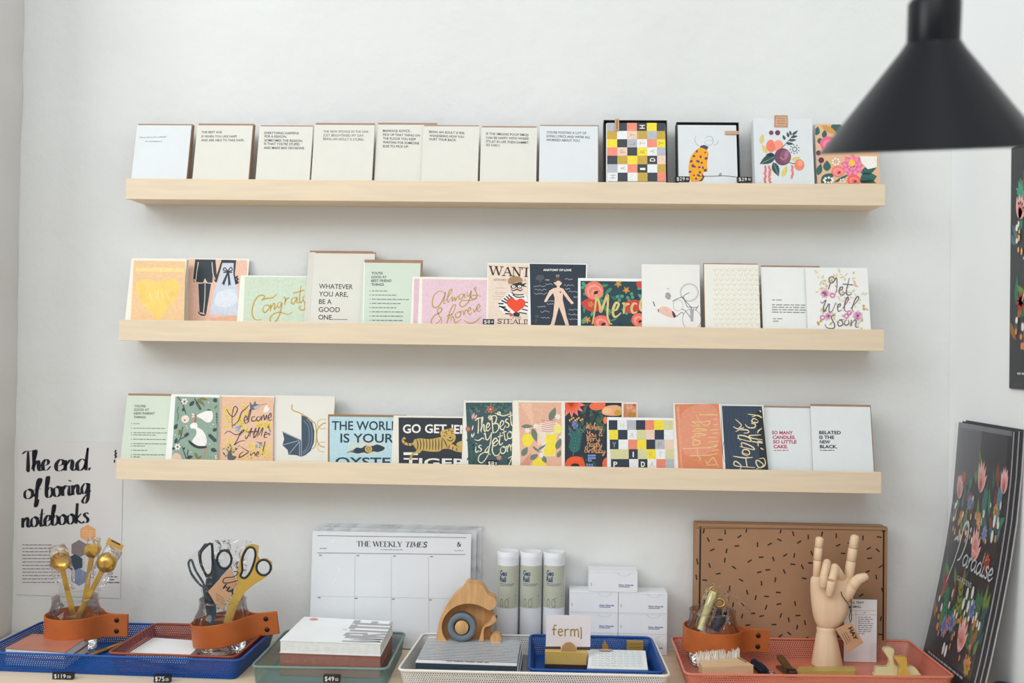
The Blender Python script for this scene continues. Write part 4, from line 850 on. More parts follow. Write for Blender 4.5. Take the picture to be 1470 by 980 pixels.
a.poly(nv, [(230, 450), (300, 420), (330, 400), (380, 405), (420, 380), (480, 385), (540, 370), (610, 400), (590, 430), (540, 445), (490, 440), (440, 460), (400, 450), (340, 460), (280, 448)], True); a.ell('dcb65a', 448, 415, 36, 36); a.strokes('8d6d34', [circle(448, 415, 22, n=16), circle(448, 415, 11, n=12)], 6, False, closed=True); a.stroke(gp, [(225, 458), (300, 430)], 7, False); c.finish()
c = Card('b', (565, 596), (667, 598), -0.058, 'ece6d8', 'near-black card with a leaping golden tiger and white capitals', 'golden tiger card', 0)
a = c.art.frame(465, 585, 7); a.poly('2b3038', [(750, 98), (1394, 104), (1380, 720), (752, 720)]); a.clip = (750, 90, 1396, 720)
lines(a, 'f0ece4', [('GO', 795, 255, 975, 250), ('GET', 1015, 252, 1232, 254), ("'EM", 1282, 258, 1450, 260), ('TIGER', 800, 590, 1440, 598)], 88, .022)
a.rect('f0ece4', 800, 448, 945, 475)
tg = mat('tiger_gold', 'c9a657', .4, vary=.1, vscale=80)
a.poly(tg, [(905, 325), (960, 308), (1060, 315), (1150, 300), (1200, 290), (1250, 330), (1300, 370), (1385, 410), (1392, 445), (1330, 440), (1260, 415), (1200, 415), (1150, 440), (1060, 440), (990, 430), (960, 455), (900, 470), (880, 520), (855, 520), (870, 480), (890, 455), (930, 430), (905, 380)], True)
a.poly(tg, [(1170, 250), (1190, 225), (1240, 215), (1280, 205), (1310, 215), (1305, 240), (1325, 290), (1310, 340), (1270, 355), (1220, 330), (1180, 290)], True); a.poly(tg, [(1330, 360), (1395, 335), (1396, 410), (1350, 390)], True)
a.stroke(tg, [(905, 360), (860, 370), (810, 355), (795, 325), (815, 300)], 26); a.strokes('2b3038', [[(930+i*32, 312-i*.5), (945+i*30, 370), (935+i*31, 425)] for i in range(9)]+[[(1190, 300), (1220, 350), (1240, 400)], [(1265, 375), (1250, 410)], [(1300, 390), (1290, 425)], [(1335, 405), (1330, 435)], [(880, 350), (885, 380)], [(845, 350), (850, 385)], [(815, 345), (800, 365)], [(790, 320), (810, 325)]], 9, taper=True)
a.strokes('2b3038', [[(1210, 250), (1235, 240)], [(1275, 240), (1298, 235)], [(1225, 262), (1240, 262)], [(1280, 258), (1294, 256)], [(1240, 320), (1275, 335), (1300, 315)], [(1255, 215), (1258, 235)], [(1200, 280), (1220, 285)]], 8); a.poly('2b3038', [(1255, 295), (1285, 292), (1270, 312)]); c.finish()
c = Card('b', (666, 574.5), (735, 576), -0.06, 'ece9de', 'dark teal card, cream script saying best is yet to come', 'dark teal lettered card', 0)
a = c.art.frame(660, 565, 8.52); a.poly('3c5459', [(72, 108), (640, 106), (660, 960), (110, 960)]); a.clip = (72, 106, 655, 960); a.poly('567077', [(110, 160), (230, 320), (150, 330)]); a.poly('4b646b', [(480, 250), (640, 130), (640, 300)])
scatter(a, (110, 110, 560, 220), ['3f6b58', '2d4f48', '55806a'], 14, 50, 12, 3); scatter(a, (110, 540, 230, 860), ['3f6b58', '2d4f48'], 14, 50, 12, 6); scatter(a, (500, 650, 650, 870), ['3f6b58', '2f5048'], 10, 55, 12, 7)
for x, y, r_, cc in ((375, 190, 52, 'c9735f'), (100, 430, 36, 'c9735f'), (375, 290, 34, 'e9d5c0'), (480, 780, 36, 'd99a98'), (480, 240, 30, 'e8dcc2')): daisy(a, x, y, r_, cc, 'e3b48a', 7, .4, .36)
a.polys('e3a9a4', [leaf(150, 310, 180, 230, 16), leaf(180, 310, 212, 250, 14)]); a.polys('e9e6d8', [leaf(150, 450, 165, 380, 8), leaf(150, 540, 185, 470, 8), leaf(140, 530, 150, 480, 7)])
cs = 'eee5c4'
a.script(cs, 'The', (190, 490), (370, 445), 88, 15, .25); a.script(cs, 'Best', (390, 490), (665, 380), 100, 15, .25); a.script(cs, 'is', (185, 720), (275, 700), 75, 14, .2); a.script(cs, 'Yet', (290, 660), (520, 620), 88, 15, .2)
a.script(cs, 'to', (540, 580), (660, 530), 85, 14, .2); a.script(cs, 'Come', (400, 770), (760, 660), 85, 15, .2); a.strokes(cs, [[(360, 660), (350, 740), (280, 840), (230, 820), (245, 750), (330, 710), (380, 750)], [(180, 560), (230, 570), (280, 540), (300, 560)], [(430, 235), (530, 270), (640, 235)], [(590, 790), (640, 770), (600, 870)]], 13, taper=True); c.finish()
c = Card('b', (736.5, 574), (810, 576), -0.062, 'f0ead8', 'pink card with a painted lemonade jar and lemons', 'lemonade card', 0)
a = c.art.frame(660, 565, 8.52); a.poly('e5b399', [(718, 105), (1240, 108), (1245, 960), (745, 960)]); a.poly('eec0a4', [(740, 120), (880, 110), (900, 380), (880, 360)]); a.poly('d79a86', [(740, 860), (870, 720), (900, 800), (800, 960), (745, 960)]); a.poly('efd2bb', [(930, 380), (1000, 370), (1010, 600), (960, 640)])
a.poly('e9dcca', [(985, 360), (1080, 330), (1190, 350), (1220, 420), (1190, 500), (1170, 760), (1050, 770), (1000, 700)]); a.poly('f3dc3e', [(1050, 500), (1185, 490), (1165, 750), (1060, 760), (1020, 700), (1060, 640)]); a.strokes('d8767a', [[(1000, 320+i*26), (1080, 335+i*26), (1170, 318+i*26)] for i in range(6)], 8)
a.poly('f2dd42', [(765, 540), (800, 490), (870, 500), (900, 560), (870, 630), (810, 645), (770, 600)], True); a.poly('f2dd42', [(880, 880), (920, 800), (1000, 780), (1050, 830), (1050, 960), (880, 960)], True); a.ell('f0e27a', 1200, 430, 50, 60)
a.polys('6f7d70', [leaf(750, 400, 900, 395, 24), leaf(890, 420, 940, 590, 36), leaf(1100, 330, 1170, 165, 40), leaf(760, 760, 830, 650, 36), leaf(860, 800, 960, 740, 32), leaf(1010, 760, 1060, 850, 30), leaf(1180, 680, 1240, 540, 34), leaf(1195, 780, 1235, 690, 26), leaf(950, 690, 1060, 620, 14), leaf(890, 640, 980, 720, 14)])
for x, y, r_ in ((930, 395, 36), (1200, 280, 42), (1000, 750, 40), (825, 450, 40), (1235, 530, 26)): daisy(a, x, y, r_, 'f3efe8', 'efe6c8', 6, .2, .24)
c.finish()
c = Card('b', (898, 576.8), (915, 577.4), -0.0605, 'efe3d4', 'sliver of a coral flower card showing behind the wishing card', 'x', 0)
c.x0 -= .04; c.art.mb = MB(); c.art.k = 4; c.body(c.art.mb)
a = c.art.frame(800, 565, 8.4); a.poly('cf8a68', [(808, 122), (955, 122), (955, 400), (800, 400)]); a.polys('e2a078', [leaf(860, 200, 840, 130, 20), leaf(880, 190, 905, 130, 18), leaf(900, 230, 950, 180, 18)]); a.ell('b8842e', 900, 255, 50, 36); a.strokes('4b3a2c', [[(915, 145), (918, 122)], [(930, 150), (940, 126)]], 9, False); c.finish()
c = Card('b', (807, 575), (894.5, 577), -0.064, 'efe9dc', 'black floral card, small copper script, birthday wish over orange blooms', 'wishing card', 0)
a = c.art.frame(800, 565, 8.4); a.poly('262c38', [(92, 104), (775, 108), (785, 970), (90, 970)]); a.clip = (92, 104, 772, 970)
scatter(a, (300, 160, 580, 420), ['34584a', '2a4640', '4a5f48'], 12, 90, 20, 5); scatter(a, (100, 340, 290, 480), ['3c5a58', '56707c'], 8, 90, 14, 6); scatter(a, (300, 760, 560, 890), ['34584a'], 8, 80, 20, 9)
for r_, cc in ((170, 'ee8478'), (130, 'ef6f52'), (90, 'f1582e')): daisy(a, 170, 120, r_, cc, None, 13, .1, .16)
a.poly('f07048', [(385, 150), (430, 110), (560, 105), (590, 150), (530, 190), (430, 195)], True); a.poly('e9ac80', [(535, 210), (570, 165), (640, 140), (760, 150), (770, 250), (690, 265), (570, 255)], True); a.ell('f0bd96', 600, 205, 50, 36); a.ell('c99a2e', 730, 230, 44, 36); a.strokes('2a2220', [[(585, 150), (590, 110)], [(742, 150), (742, 118)]], 14, False)
sprig(a, 190, 745, 230, 500, 6, 110, 17, '2f6a66', '4f8a80', 8); a.polys('8a90c8', [circle(210+30*math.cos(k*1.3)*(.4+k*.05), 370+44*math.sin(k*1.3)*(.4+k*.05), 15, n=8) for k in range(12)]); a.polys('e8b25e', [circle(150+k*22, 320-(k % 3)*14, 12, n=7) for k in range(8)])
a.poly('ef5a2c', [(100, 830), (160, 765), (270, 760), (325, 820), (325, 960), (95, 960)], True); a.ell('2b1e22', 215, 870, 52, 32); a.poly('ef6a44', [(545, 830), (580, 775), (640, 780), (660, 890), (560, 890)], True); a.polys('7f94c8', [circle(380+(k % 4)*24, 745+(k//4)*30, 14, n=8) for k in range(10)]+[circle(360+(k % 3)*30, 855+(k//3)*22, 13, n=8) for k in range(6)]); a.ell('ef7a50', 578, 320, 24, 44)
cu_ = 'e3a872'
a.script(cu_, 'Wishing', (340, 425), (545, 435), 40, 8, .15); a.script(cu_, 'You', (350, 515), (470, 515), 36, 8, .1); a.script(cu_, 'a', (500, 510), (545, 510), 34, 8, .1); a.script(cu_, 'Very', (340, 570), (520, 570), 38, 8, .1); a.script(cu_, 'Happy', (350, 635), (540, 640), 38, 8, .15); a.script(cu_, 'Birthday', (320, 705), (580, 715), 36, 8, .15); c.finish()
c = Card('b', (871.5, 598.5), (983, 600), -0.0659, 'eef0ee', 'small landscape card with a colourful lettered checkerboard, before the black floral card', 'small checkerboard card', 0)
a = c.art.frame(800, 565, 8.4); PALc['k'] = '2d3646'; PALc['p'] = 'ea8a72'; PALc['y'] = 'f1da3a'
grid = ['kwgkpyt', 'ykwtckw', 'kwpykgc', 'ttktywt', 'kkwkwpg', 'ywkptkw']; lett = {(0, 1): ('H', 'd9dccb'), (1, 2): ('A', 'cfd0c4'), (2, 5): ('P', 'a8a196'), (3, 2): ('I', 'f4f1e8'), (4, 0): ('P', 'e6e3d8'), (4, 3): ('D', 'f4f1e8'), (4, 4): ('A', 'd9c9b4'), (2, 0): ('Y', '8f969c'), (3, 5): ('T', 'd5d4c8'), (3, 4): ('R', 'dfc23a')}
xs = [625, 730, 845, 955, 1065, 1172, 1285, 1400]; ys = [318, 435, 552, 668, 787, 900, 1015]
for i, row in enumerate(grid):
    for j, ch in enumerate(row):
        dx = i*7-5; a.rect(PALc[ch], xs[j]+dx, ys[i], xs[j+1]+dx, ys[i+1])
        if (i, j) in lett: t, cc = lett[(i, j)]; w = 48 if t != 'I' else 14; xm = (xs[j]+xs[j+1])/2+dx; a.text(cc, t, (xm-w/2, ys[i]+92), (xm+w/2, ys[i]+92), 64, .03)
c.finish()
c = Card('b', (966.8, 578.5), (1034.5, 579.5), -0.0678, 'eee9e0', 'orange card with gold birthday script running up its height', 'orange birthday card', 0)
a = c.art.frame(955, 570, 8.52); a.poly('dd8a63', [(115, 84), (655, 80), (720, 960), (165, 960)]); a.poly('e4977a', [(200, 200), (600, 110), (640, 600), (240, 700)], True); a.poly('e79f80', [(140, 110), (170, 110), (210, 870), (190, 870)])
gs = mat('light_gold_ink', 'e9cf86', .4, vary=.08, vscale=60)
a.strokes(gs, [[(215, 628), (560, 615)], [(300, 715), (560, 708)], [(390, 620), (400, 710), (430, 750), (415, 785)], [(410, 540), (350, 530), (340, 580), (400, 580), (425, 540), (340, 505), (340, 480), (425, 490)], [(340, 470), (500, 460), (400, 440), (350, 455)], [(330, 420), (510, 400), (400, 385), (345, 400)], [(320, 350), (420, 350), (330, 300), (430, 305), (540, 290), (520, 340), (440, 320), (375, 215)], [(410, 215), (600, 212)],
    [(500, 830), (620, 825)], [(500, 760), (510, 810), (560, 760), (590, 740), (640, 830), (660, 860)], [(555, 700), (640, 690)], [(570, 655), (650, 640)], [(520, 610), (620, 600), (590, 580), (650, 590)], [(530, 545), (650, 540)], [(520, 490), (630, 490)], [(580, 440), (640, 430)], [(550, 400), (640, 395)], [(590, 340), (640, 330)], [(590, 270), (640, 265)], [(590, 215), (640, 215)]], 11, taper=True); c.finish()
c = Card('b', (1035.5, 580), (1096, 581.5), -0.0697, 'ece9e2', 'navy wood-grain card with cream birthday script running up its height', 'navy birthday card', 0)
a = c.art.frame(955, 570, 8.52); a.poly('39475a', [(692, 103), (1182, 110), (1268, 960), (742, 960)]); a.clip = None
rnd = random.Random(2); a.strokes('2a3442', [[(730+i*48+rnd.uniform(-10, 10)+k*12*math.sin(i+k*.9)/2, 130+k*95) for k in range(8)] for i in range(9)], 6, taper=True)
a.poly('2a2c30', [(1110, 180), (1185, 150), (1268, 960), (1190, 960), (1150, 700)])
cs2 = 'f0ddb0'
a.strokes(cs2, [[(830, 720), (960, 740), (1070, 735)], [(905, 890), (930, 840), (870, 785), (840, 800), (870, 840), (1100, 860)], [(985, 745), (1000, 850)], [(1010, 720), (945, 690), (960, 640), (1020, 650), (1025, 700), (940, 680)], [(910, 600), (1080, 640), (1070, 610), (990, 570), (930, 560), (950, 620)], [(880, 500), (1040, 540), (1030, 500), (960, 470), (890, 470), (920, 530)], [(830, 360), (900, 390), (960, 370), (860, 420)], [(860, 270), (930, 340), (900, 390), (1000, 400), (1020, 430), (960, 440)],
    [(1110, 880), (1200, 830), (1130, 770), (1110, 800), (1150, 860), (1220, 830), (1210, 750), (1150, 750)], [(1165, 620), (1200, 640)], [(1140, 600), (1135, 540), (1190, 545)], [(1060, 540), (1190, 560)], [(1170, 460), (1030, 470), (1060, 500), (1190, 520)], [(1180, 380), (1140, 410), (1130, 440)], [(975, 330), (1020, 370), (1090, 370), (1100, 330), (1050, 320)], [(1130, 280), (1080, 260), (1060, 300), (1120, 310), (1140, 290)], [(1010, 205), (1130, 225), (1180, 250), (1130, 220), (1060, 240)], [(1155, 160), (1170, 180)]], 15, taper=True)
c.finish()
c = Card('b', (1095, 584.5), (1183, 586), -0.0625, 'e4e9ea', 'white card with four raspberry capital lines about candles and cake', 'raspberry candles card', 0, kraft, .0032, 0)
a = c.art.frame(1085, 570, 8.167); rr = 'b93a5c'; lines(a, rr, [('SO MANY', 188, 432, 435, 435), ('CANDLES.', 196, 487, 465, 488), ('SO LITTLE', 202, 540, 478, 542), ('CAKE.', 207, 596, 375, 597)], 40, .034); a.bars(rr, 212, 622, [172], 1, 8); c.finish()
c = Card('b', (1163.4, 583.2), (1249, 583.5), -0.068, 'e7ebec', 'white card with black capitals about being belated, rightmost on the lowest ledge', 'belated card', 0, kraft, .0042, .0030)
a = c.art.frame(1085, 570, 8.167); lines(a, K, [('BELATED', 742, 432, 997, 433), ('IS THE', 744, 487, 918, 488), ('NEW', 748, 541, 872, 542), ('BLACK.', 750, 596, 955, 598)], 40, .034); a.bars(K, 752, 622, [170], 1, 8); c.finish()
# ================================================================ on the wall and around the table
class Flat:
    """a flat face with its own units: u along A, v along B (downwards), N outwards"""
    def __init__(s, O, A, B, N): s.O, s.A, s.B, s.N = Vector(O), Vector(A), Vector(B), Vector(N).normalized()
    def hit(s, u, v, off=0): return s.O+s.A*u+s.B*v+s.N*off
def flat_front(x0, x1, y, z0, z1, per=1000):
    """front face (facing the room) of a box, in thousandths of its width and height"""
    return Flat((x0, y, z1), ((x1-x0)/per, 0, 0), (0, 0, -(z1-z0)/per), (0, -1, 0))

# ---- notebook poster
P = Plane((0, -.0016, 0), (0, -1, 0))
a = Art(P).frame(15, 625, 5.94); paper = mat('poster_paper', 'e3e1df', .7, vary=.015, vscale=20)
c0, c1, c2, c3 = [P.hit(*q) for q in ((25.5, 632.5), (177, 634.5), (172.5, 858.5), (23.5, 853))]
a.mb.box(0, 1, 0, 1, 0, 1, paper)
for i, q in enumerate((c3, c2, c2, c3, c0, c1, c1, c0)):
    a.mb.v[i] = Vector((q.x, -.0016 if i in (0, 1, 4, 5) else -.0004, q.z))
a.k = 8; bk = '1b1c28'
a.script(bk, 'The', (105, 312), (335, 292), 88, 21, .05, brush=.8); a.script(bk, 'end', (378, 302), (668, 292), 94, 22, .1, brush=.8)
a.script(bk, 'of', (112, 540), (262, 535), 84, 19, .1, brush=.75); a.script(bk, 'boring', (296, 530), (680, 492), 88, 20, .1, brush=.8); a.script(bk, 'notebooks', (98, 785), (668, 742), 86, 19, .12, brush=.75)
hexa = lambda x, y, r: [(x+r*math.cos(PI/6+k*PI/3), y+r*math.sin(PI/6+k*PI/3)) for k in range(6)]
a.poly('efb27a', hexa(660, 832, 74)); a.strokes('f3c79a', [[(615, 812), (705, 815)], [(615, 832), (705, 836)], [(620, 852), (700, 856)]], 6, False)
a.poly('8b7f80', hexa(586, 965, 76)); a.poly('3f4c5c', hexa(548, 1085, 76)); a.poly('8793b2', hexa(585, 1205, 76))
a.bars('6e6e70', 100, 932, [250, 250, 260, 240, 300, 320, 300, 310, 320, 320, 290, 330], 29, 6, .0, 3)
a.bars('5a5a5c', 830, 1180, [60, 80, 70, 100], 24, 8, .0, 5)
a.strokes('2a2a2e', [[(900, 122), (892, 140), (902, 152), (890, 165), (902, 178), (888, 190)], [(888, 205), (886, 230)]], 12)
tag(a.mb.build('notebook_poster', loc=(c0.x, -.001, c3.z), recalc=False), 'white poster with brushed black notebook slogan and hexagon swatches, on the back wall', 'poster')

# ---- botanical calendar covers
def botanical(a, seed, title=True):
    """dark cover design drawn on a 1000 x 1400 sheet"""
    rnd = random.Random(seed); a.clip = (12, 30, 988, 1385)
    def band(n, y0, y1, cols, L, w):
        for c in cols:
            a.polys(c, [leaf(x, y, x+L*rnd.uniform(.4, 1.1)*math.cos(t), y+L*rnd.uniform(.5, 1.1)*math.sin(t), w, 4)
                        for x, y, t in [(rnd.uniform(70, 930), rnd.uniform(y0, y1), rnd.uniform(-2.4, -.6)) for i in range(n)]])
    band(10, 250, 600, ['2f6a5c', '3d8a6e', '6f8a45', '56777a', '8a4a3a'], 150, 22); band(10, 850, 1220, ['2f6a5c', '2f7a58', '6f8a45', '3f5f62', '9a6a34'], 170, 24)
    for x0, y0, x1, y1, n, cc in ((180, 420, 120, 260, 6, '4fa08a'), (620, 560, 640, 360, 7, '3c7f74'), (300, 1180, 220, 960, 7, '2f8a5a'), (760, 1200, 820, 900, 8, '4d7a5a'), (480, 1130, 460, 880, 6, '8a9a4a'), (860, 520, 880, 330, 6, '5c8fa0')):
        sprig(a, x0, y0, x1, y1, n, 62, 12, cc, None, 6)
    for x, y, r_, t in ((520, 330, 120, -1.3), (560, 700, 130, -1.2), (120, 400, 90, -1.2), (640, 1180, 130, -1.4), (930, 300, 90, -1.5)):
        for cc, k in (('f0b9b4', 1), ('e79a98', .62)): a.polys(cc, [leaf(x, y+30, x+r_*k*math.cos(t+d), y+r_*k*math.sin(t+d)*1.3, 26*k, 5) for d in (-.8, -.4, 0, .4, .8)])
    for x, y, r_, cc in ((360, 430, 46, '8f9fcc'), (700, 560, 50, '8f9fcc'), (300, 1130, 70, '8a93cf'), (420, 1090, 60, '8a93cf'), (720, 960, 60, '7f93c4'), (230, 520, 40, 'd8875a'), (560, 500, 46, 'e0a06a'), (840, 430, 46, 'd9a55a'), (820, 700, 56, 'c2563f'), (150, 900, 60, 'a9453a'), (850, 1240, 60, 'd09a4a'), (200, 300, 40, 'c9714e')):
        daisy(a, x, y, r_, cc, None, 9, rnd.random(), .26)
    for cc, n, ys_ in (('e8b27a', 26, (480, 640)), ('d98a5a', 26, (1000, 1240)), ('f0e6de', 14, (380, 640)), ('f0e6de', 14, (880, 1060))):
        a.polys(cc, [circle(rnd.uniform(90, 920), rnd.uniform(*ys_), rnd.uniform(10, 18), rnd.uniform(14, 26), 8) for i in range(n)])
    a.polys('eceae4', [circle(x, y, 20, 34) for x, y in ((840, 480), (840, 560), (590, 900), (680, 880), (560, 960), (650, 960), (380, 1240), (430, 1245))])
    if title:
        a.k += 22
        a.strokes('c9d2d6', [[(170, 900), (250, 760), (300, 640), (330, 560), (400, 540), (420, 620), (360, 730), (300, 760)], [(180, 660), (230, 640), (260, 660)]], 20, taper=True)
        a.script('c9d2d6', 'aradise', (400, 770), (950, 780), 62, 14, .2); a.text('d5d8d8', 'GARDENS', (360, 860), (640, 862), 26, .0, 1.2)
    a.bars('b9bcbe', 120, 1310, [720], 20, 12, .0, seed); a.text('c9c9ca', 'CALENDAR', (440, 1352), (650, 1352), 18, 0)
class Curved:
    """sheet resting at its foot on the table and bowing back against the side wall"""
    KN = [(.735, .751), (.80, .765), (.88, .780), (.95, .7915), (1.017, .800), (1.09, .8058), (1.157, .8085)]
    def __init__(s, dx=0, y0=-.072, w=.2, top=1.157): s.dx, s.y0, s.w, s.top = dx, y0, w, top
    def x(s, z):
        K = s.KN
        for (z0, x0), (z1, x1) in zip(K, K[1:]):
            if z <= z1 or z1 == K[-1][0]: return x0+(x1-x0)*(z-z0)/(z1-z0)
    def hit(s, u, v, off=0):
        z = s.top-(s.top-.7335)*v/1400; return Vector((s.x(z)+s.dx-off, s.y0+.012*v/1400-s.w*u/1000, z))
def curved_sheet(mb, cv, u0, u1, v0, v1, m, o0, o1, n=24):
    f = [[cv.hit(u0, v0+(v1-v0)*i/n, o1), cv.hit(u1, v0+(v1-v0)*i/n, o1), cv.hit(u1, v0+(v1-v0)*i/n, o0), cv.hit(u0, v0+(v1-v0)*i/n, o0)] for i in range(n+1)]
    mb.loft(f, m, smooth=False)
dark_cover = mat('charcoal_cover', '34363b', .5, vary=.06, vscale=20, coat=.2); page = mat('page_stack', 'c9c4c4', .7, vary=.05, vscale=90)
for i, (dx, lab) in enumerate(((0, 'dark botanical calendar, frontmost of the stack leaning on the side wall'), (.0042, 'second dark botanical calendar, just behind the frontmost leaning one'), (.0084, 'third leaning calendar, closest to the side wall'))):
    cv = Curved(dx, -.072-.004*i, .2+.004*i, 1.157+.002*i); a = Art(cv); a.EPS = .00002
    curved_sheet(a.mb, cv, 0, 1000, 0, 1400, dark_cover, -.0012, 0); a.k = 10
    if i == 0:
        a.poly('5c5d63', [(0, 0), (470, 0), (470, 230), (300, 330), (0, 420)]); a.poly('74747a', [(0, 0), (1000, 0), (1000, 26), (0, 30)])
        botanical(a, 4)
    loc = (.77, -.17, .7335)
    root = tag(a.mb.build('wall_calendar', loc=loc, recalc=False), lab, 'calendar', 'calendars leaning at the side wall')
    b = MB(); curved_sheet(b, cv, 4, 996, 4, 1396, page, -.0036, -.0014); b.build('pages', root)
    if i == 0: b = MB(); curved_sheet(b, cv, -4, 1004, -2, 1400, clear('smooth_film', (.98, .98, .99), .18, .07), .0068, .0069); b.build('clear_sleeve', root)
cvp = Flat((XR-.004, -.243, 1.600), (0, -.26/1000, 0), (0, 0, -.378/1400), (-1, 0, 0))
a = Art(cvp); a.mb.box(XR-.004, XR-.0006, -.503, -.243, 1.222, 1.600, dark_cover); a.k = 8; botanical(a, 4); a.mb.v[:8] = a.mb.v[:8]
tag(a.mb.build('botanical_poster', loc=(XR-.002, -.41, 1.222), recalc=False), 'dark botanical poster hanging flat on the side wall, beyond the lamp', 'poster')

# ---- black wall lamp
lamp_black = mat('lamp_black', '0b0e13', .33, vary=.04, vscale=20, spec=.25); lamp_in = mat('lamp_white_inside', 'e9e9e6', .5)
Cl = CAM+ray(1334, 216)*1.05; vdir = ray(1334, 216).normalized()
za = (_r+_u*.006).normalized().cross(vdir).normalized(); zb = (Vector((0, 0, 1))-vdir*vdir.z).normalized(); zl = (za+zb*1.2).normalized(); xl = vdir.cross(zl); xl = (xl-vdir*xl.dot(vdir)).normalized(); yl = zl.cross(xl)
ML = Matrix(((xl.x, yl.x, zl.x, Cl.x), (xl.y, yl.y, zl.y, Cl.y), (xl.z, yl.z, zl.z, Cl.z), (0, 0, 0, 1)))
px1 = 1.05/FPX
t = empty('wall_lamp', Cl, 'black conical lamp with a cylindrical neck, hanging into the upper right', 'lamp')
b = MB(); rr, rn, hc = 152*px1, 35.5*px1, 147*px1
b.lathe([(rr, 0), (rn+.006, hc-.006), (rn+.001, hc+.002)], lamp_black, n=64, M=ML)
b.lathe([(rr-.0012, .0004), (rn, hc-.003)], lamp_in, n=64, M=ML); b.lathe([(rr, 0), (rr-.0012, .0004)], lamp_black, n=64, M=ML); b.build('shade', t)
b = MB(); b.lathe([(rn, hc+.001), (rn, hc+56*px1), (rn-.003, hc+62*px1), (rn-.007, hc+68*px1), (.008, hc+76*px1), (.0001, hc+77*px1)], lamp_black, n=48, M=ML); b.build('neck', t)
b = MB(); b.sphere(ML@Vector((0, 0, .045)), .028, mat('frosted_bulb', 'f2f0ea', .3), 20); b.lathe([(.013, .065), (.013, hc)], mat('bulb_cap', 'b8b8b8', .3, 1), n=16, M=ML); b.build('bulb', t)
top = ML@Vector((0, 0, hc+75*px1)); b = MB(); b.tube([top, top+Vector((0, 0, .05)), (top.x+.02, top.y, top.z+.075), (XR-.012, top.y, top.z+.085)], .006, lamp_black, 12); b.build('arm', t)
b = MB(); b.lathe([(.0001, .012), (.032, .012), (.035, .009), (.035, 0), (.0001, 0)], lamp_black, n=32, M=Matrix.Translation((XR-.0005, top.y, top.z+.085))@Matrix.Rotation(-PI/2, 4, 'Y')); b.build('wall_plate', t)

# ---------------------------------------------------------------- trays
def rounded(pts, r, n=6):
    out = []
    for i, p in enumerate(pts):
        p = Vector(p); a_ = Vector(pts[i-1]); c_ = Vector(pts[(i+1) % len(pts)])
        d1 = (a_-p).normalized()*r; d2 = (c_-p).normalized()*r
        for k in range(n+1):
            q = k/n; out.append((p+d1)*(1-q)**2+2*q*(1-q)*p+(p+d2)*q*q)
    return out
def inset(pts, d):
    c = sum((Vector(p) for p in pts), Vector((0, 0)))/len(pts); out = []
    return [Vector(p)+Vector((d if p[0] < c.x else -d, d if p[1] < c.y else -d)) for p in pts]
def tray(label, corners, ztop, zbase, col, pitch=.003, hole=.34, slope=.008, name='perforated_tray', rimr=.0021, solid=None):
    """corners: back left, back right, front right, front left of the rim"""
    rim = rounded([Vector(c) for c in corners], .014); low = rounded(inset(corners, slope), .011)
    c = sum((Vector(p) for p in corners), Vector((0, 0)))/4
    t = empty(name, (c.x, c.y, zbase), label, 'tray', 'perforated metal trays on the table')
    sheet = perforated('perforated_'+col, col, pitch, hole); paint = mat('paint_'+col, col, .42, vary=.03, vscale=40)
    b = MB(); n = len(rim); per = 0; H = ztop-zbase
    for off, flip in ((0, 0), (.0006, 1)):
        per = 0
        for i in range(n):
            j = (i+1) % n; l = (rim[j]-rim[i]).length
            sh = lambda p, q: p+(c-p).normalized()*off
            vs = [(*sh(low[i], 0), zbase+.0006), (*sh(low[j], 0), zbase+.0006), (*sh(rim[j], 0), ztop), (*sh(rim[i], 0), ztop)]
            b.uv[len(b.f)] = [(per, 0), (per+l, 0), (per+l, H), (per, H)]
            b.add(vs, [(0, 1, 2, 3)], sheet, True); per += l
    b.build('perforated_side', t, recalc=False)
    b = MB(); b.prism([tuple(p) for p in low], Matrix.Translation((0, 0, zbase)), .001, solid or paint); b.build('base_plate', t)
    b = MB(); b.tube([(p.x, p.y, ztop) for p in rim], rimr, paint, 8, closed=True); b.build('rim', t)
    return t
RIM = TZ+.033
tray('wide blue perforated tray at the left end of the table', [(-.822, -.047), (-.392, -.049), (-.399, -.244), (-.832, -.232)], RIM, TZ+.0006, '044c9c', .0040, .27)
tray('rust red perforated tray nested in the right half of the left blue one', [(-.611, -.056), (-.401, -.058), (-.409, -.237), (-.621, -.232)], RIM+.0035, TZ+.0040, '8f4532', .0040, .27)
tray('grey green see-through tray holding the wrapped notebook stack', [(-.369, -.066), (-.156, -.064), (-.156, -.266), (-.372, -.271)], RIM, TZ+.0006, '6f8a86', .0026, .42, slope=.004)
tray('white perforated tray in front of the tubes', [(-.124, -.066), (.2835, -.060), (.2885, -.265), (-.139, -.270)], RIM, TZ+.0006, 'e4e2de', .0038, .33, solid=mat('steel_base', '8d8f93', .35, .6))
tray('small blue tray nested in the right half of the white one', [(.0665, -.0685), (.2785, -.066), (.2805, -.258), (.067, -.260)], RIM+.003, TZ+.0040, '044a98', .0040, .27, slope=.010)
tray('coral perforated tray at the right end, with the wooden hand', [(.317, -.050), (.738, -.037), (.740, -.236), (.314, -.254)], RIM, TZ+.0006, 'cf7a64', .0040, .27)

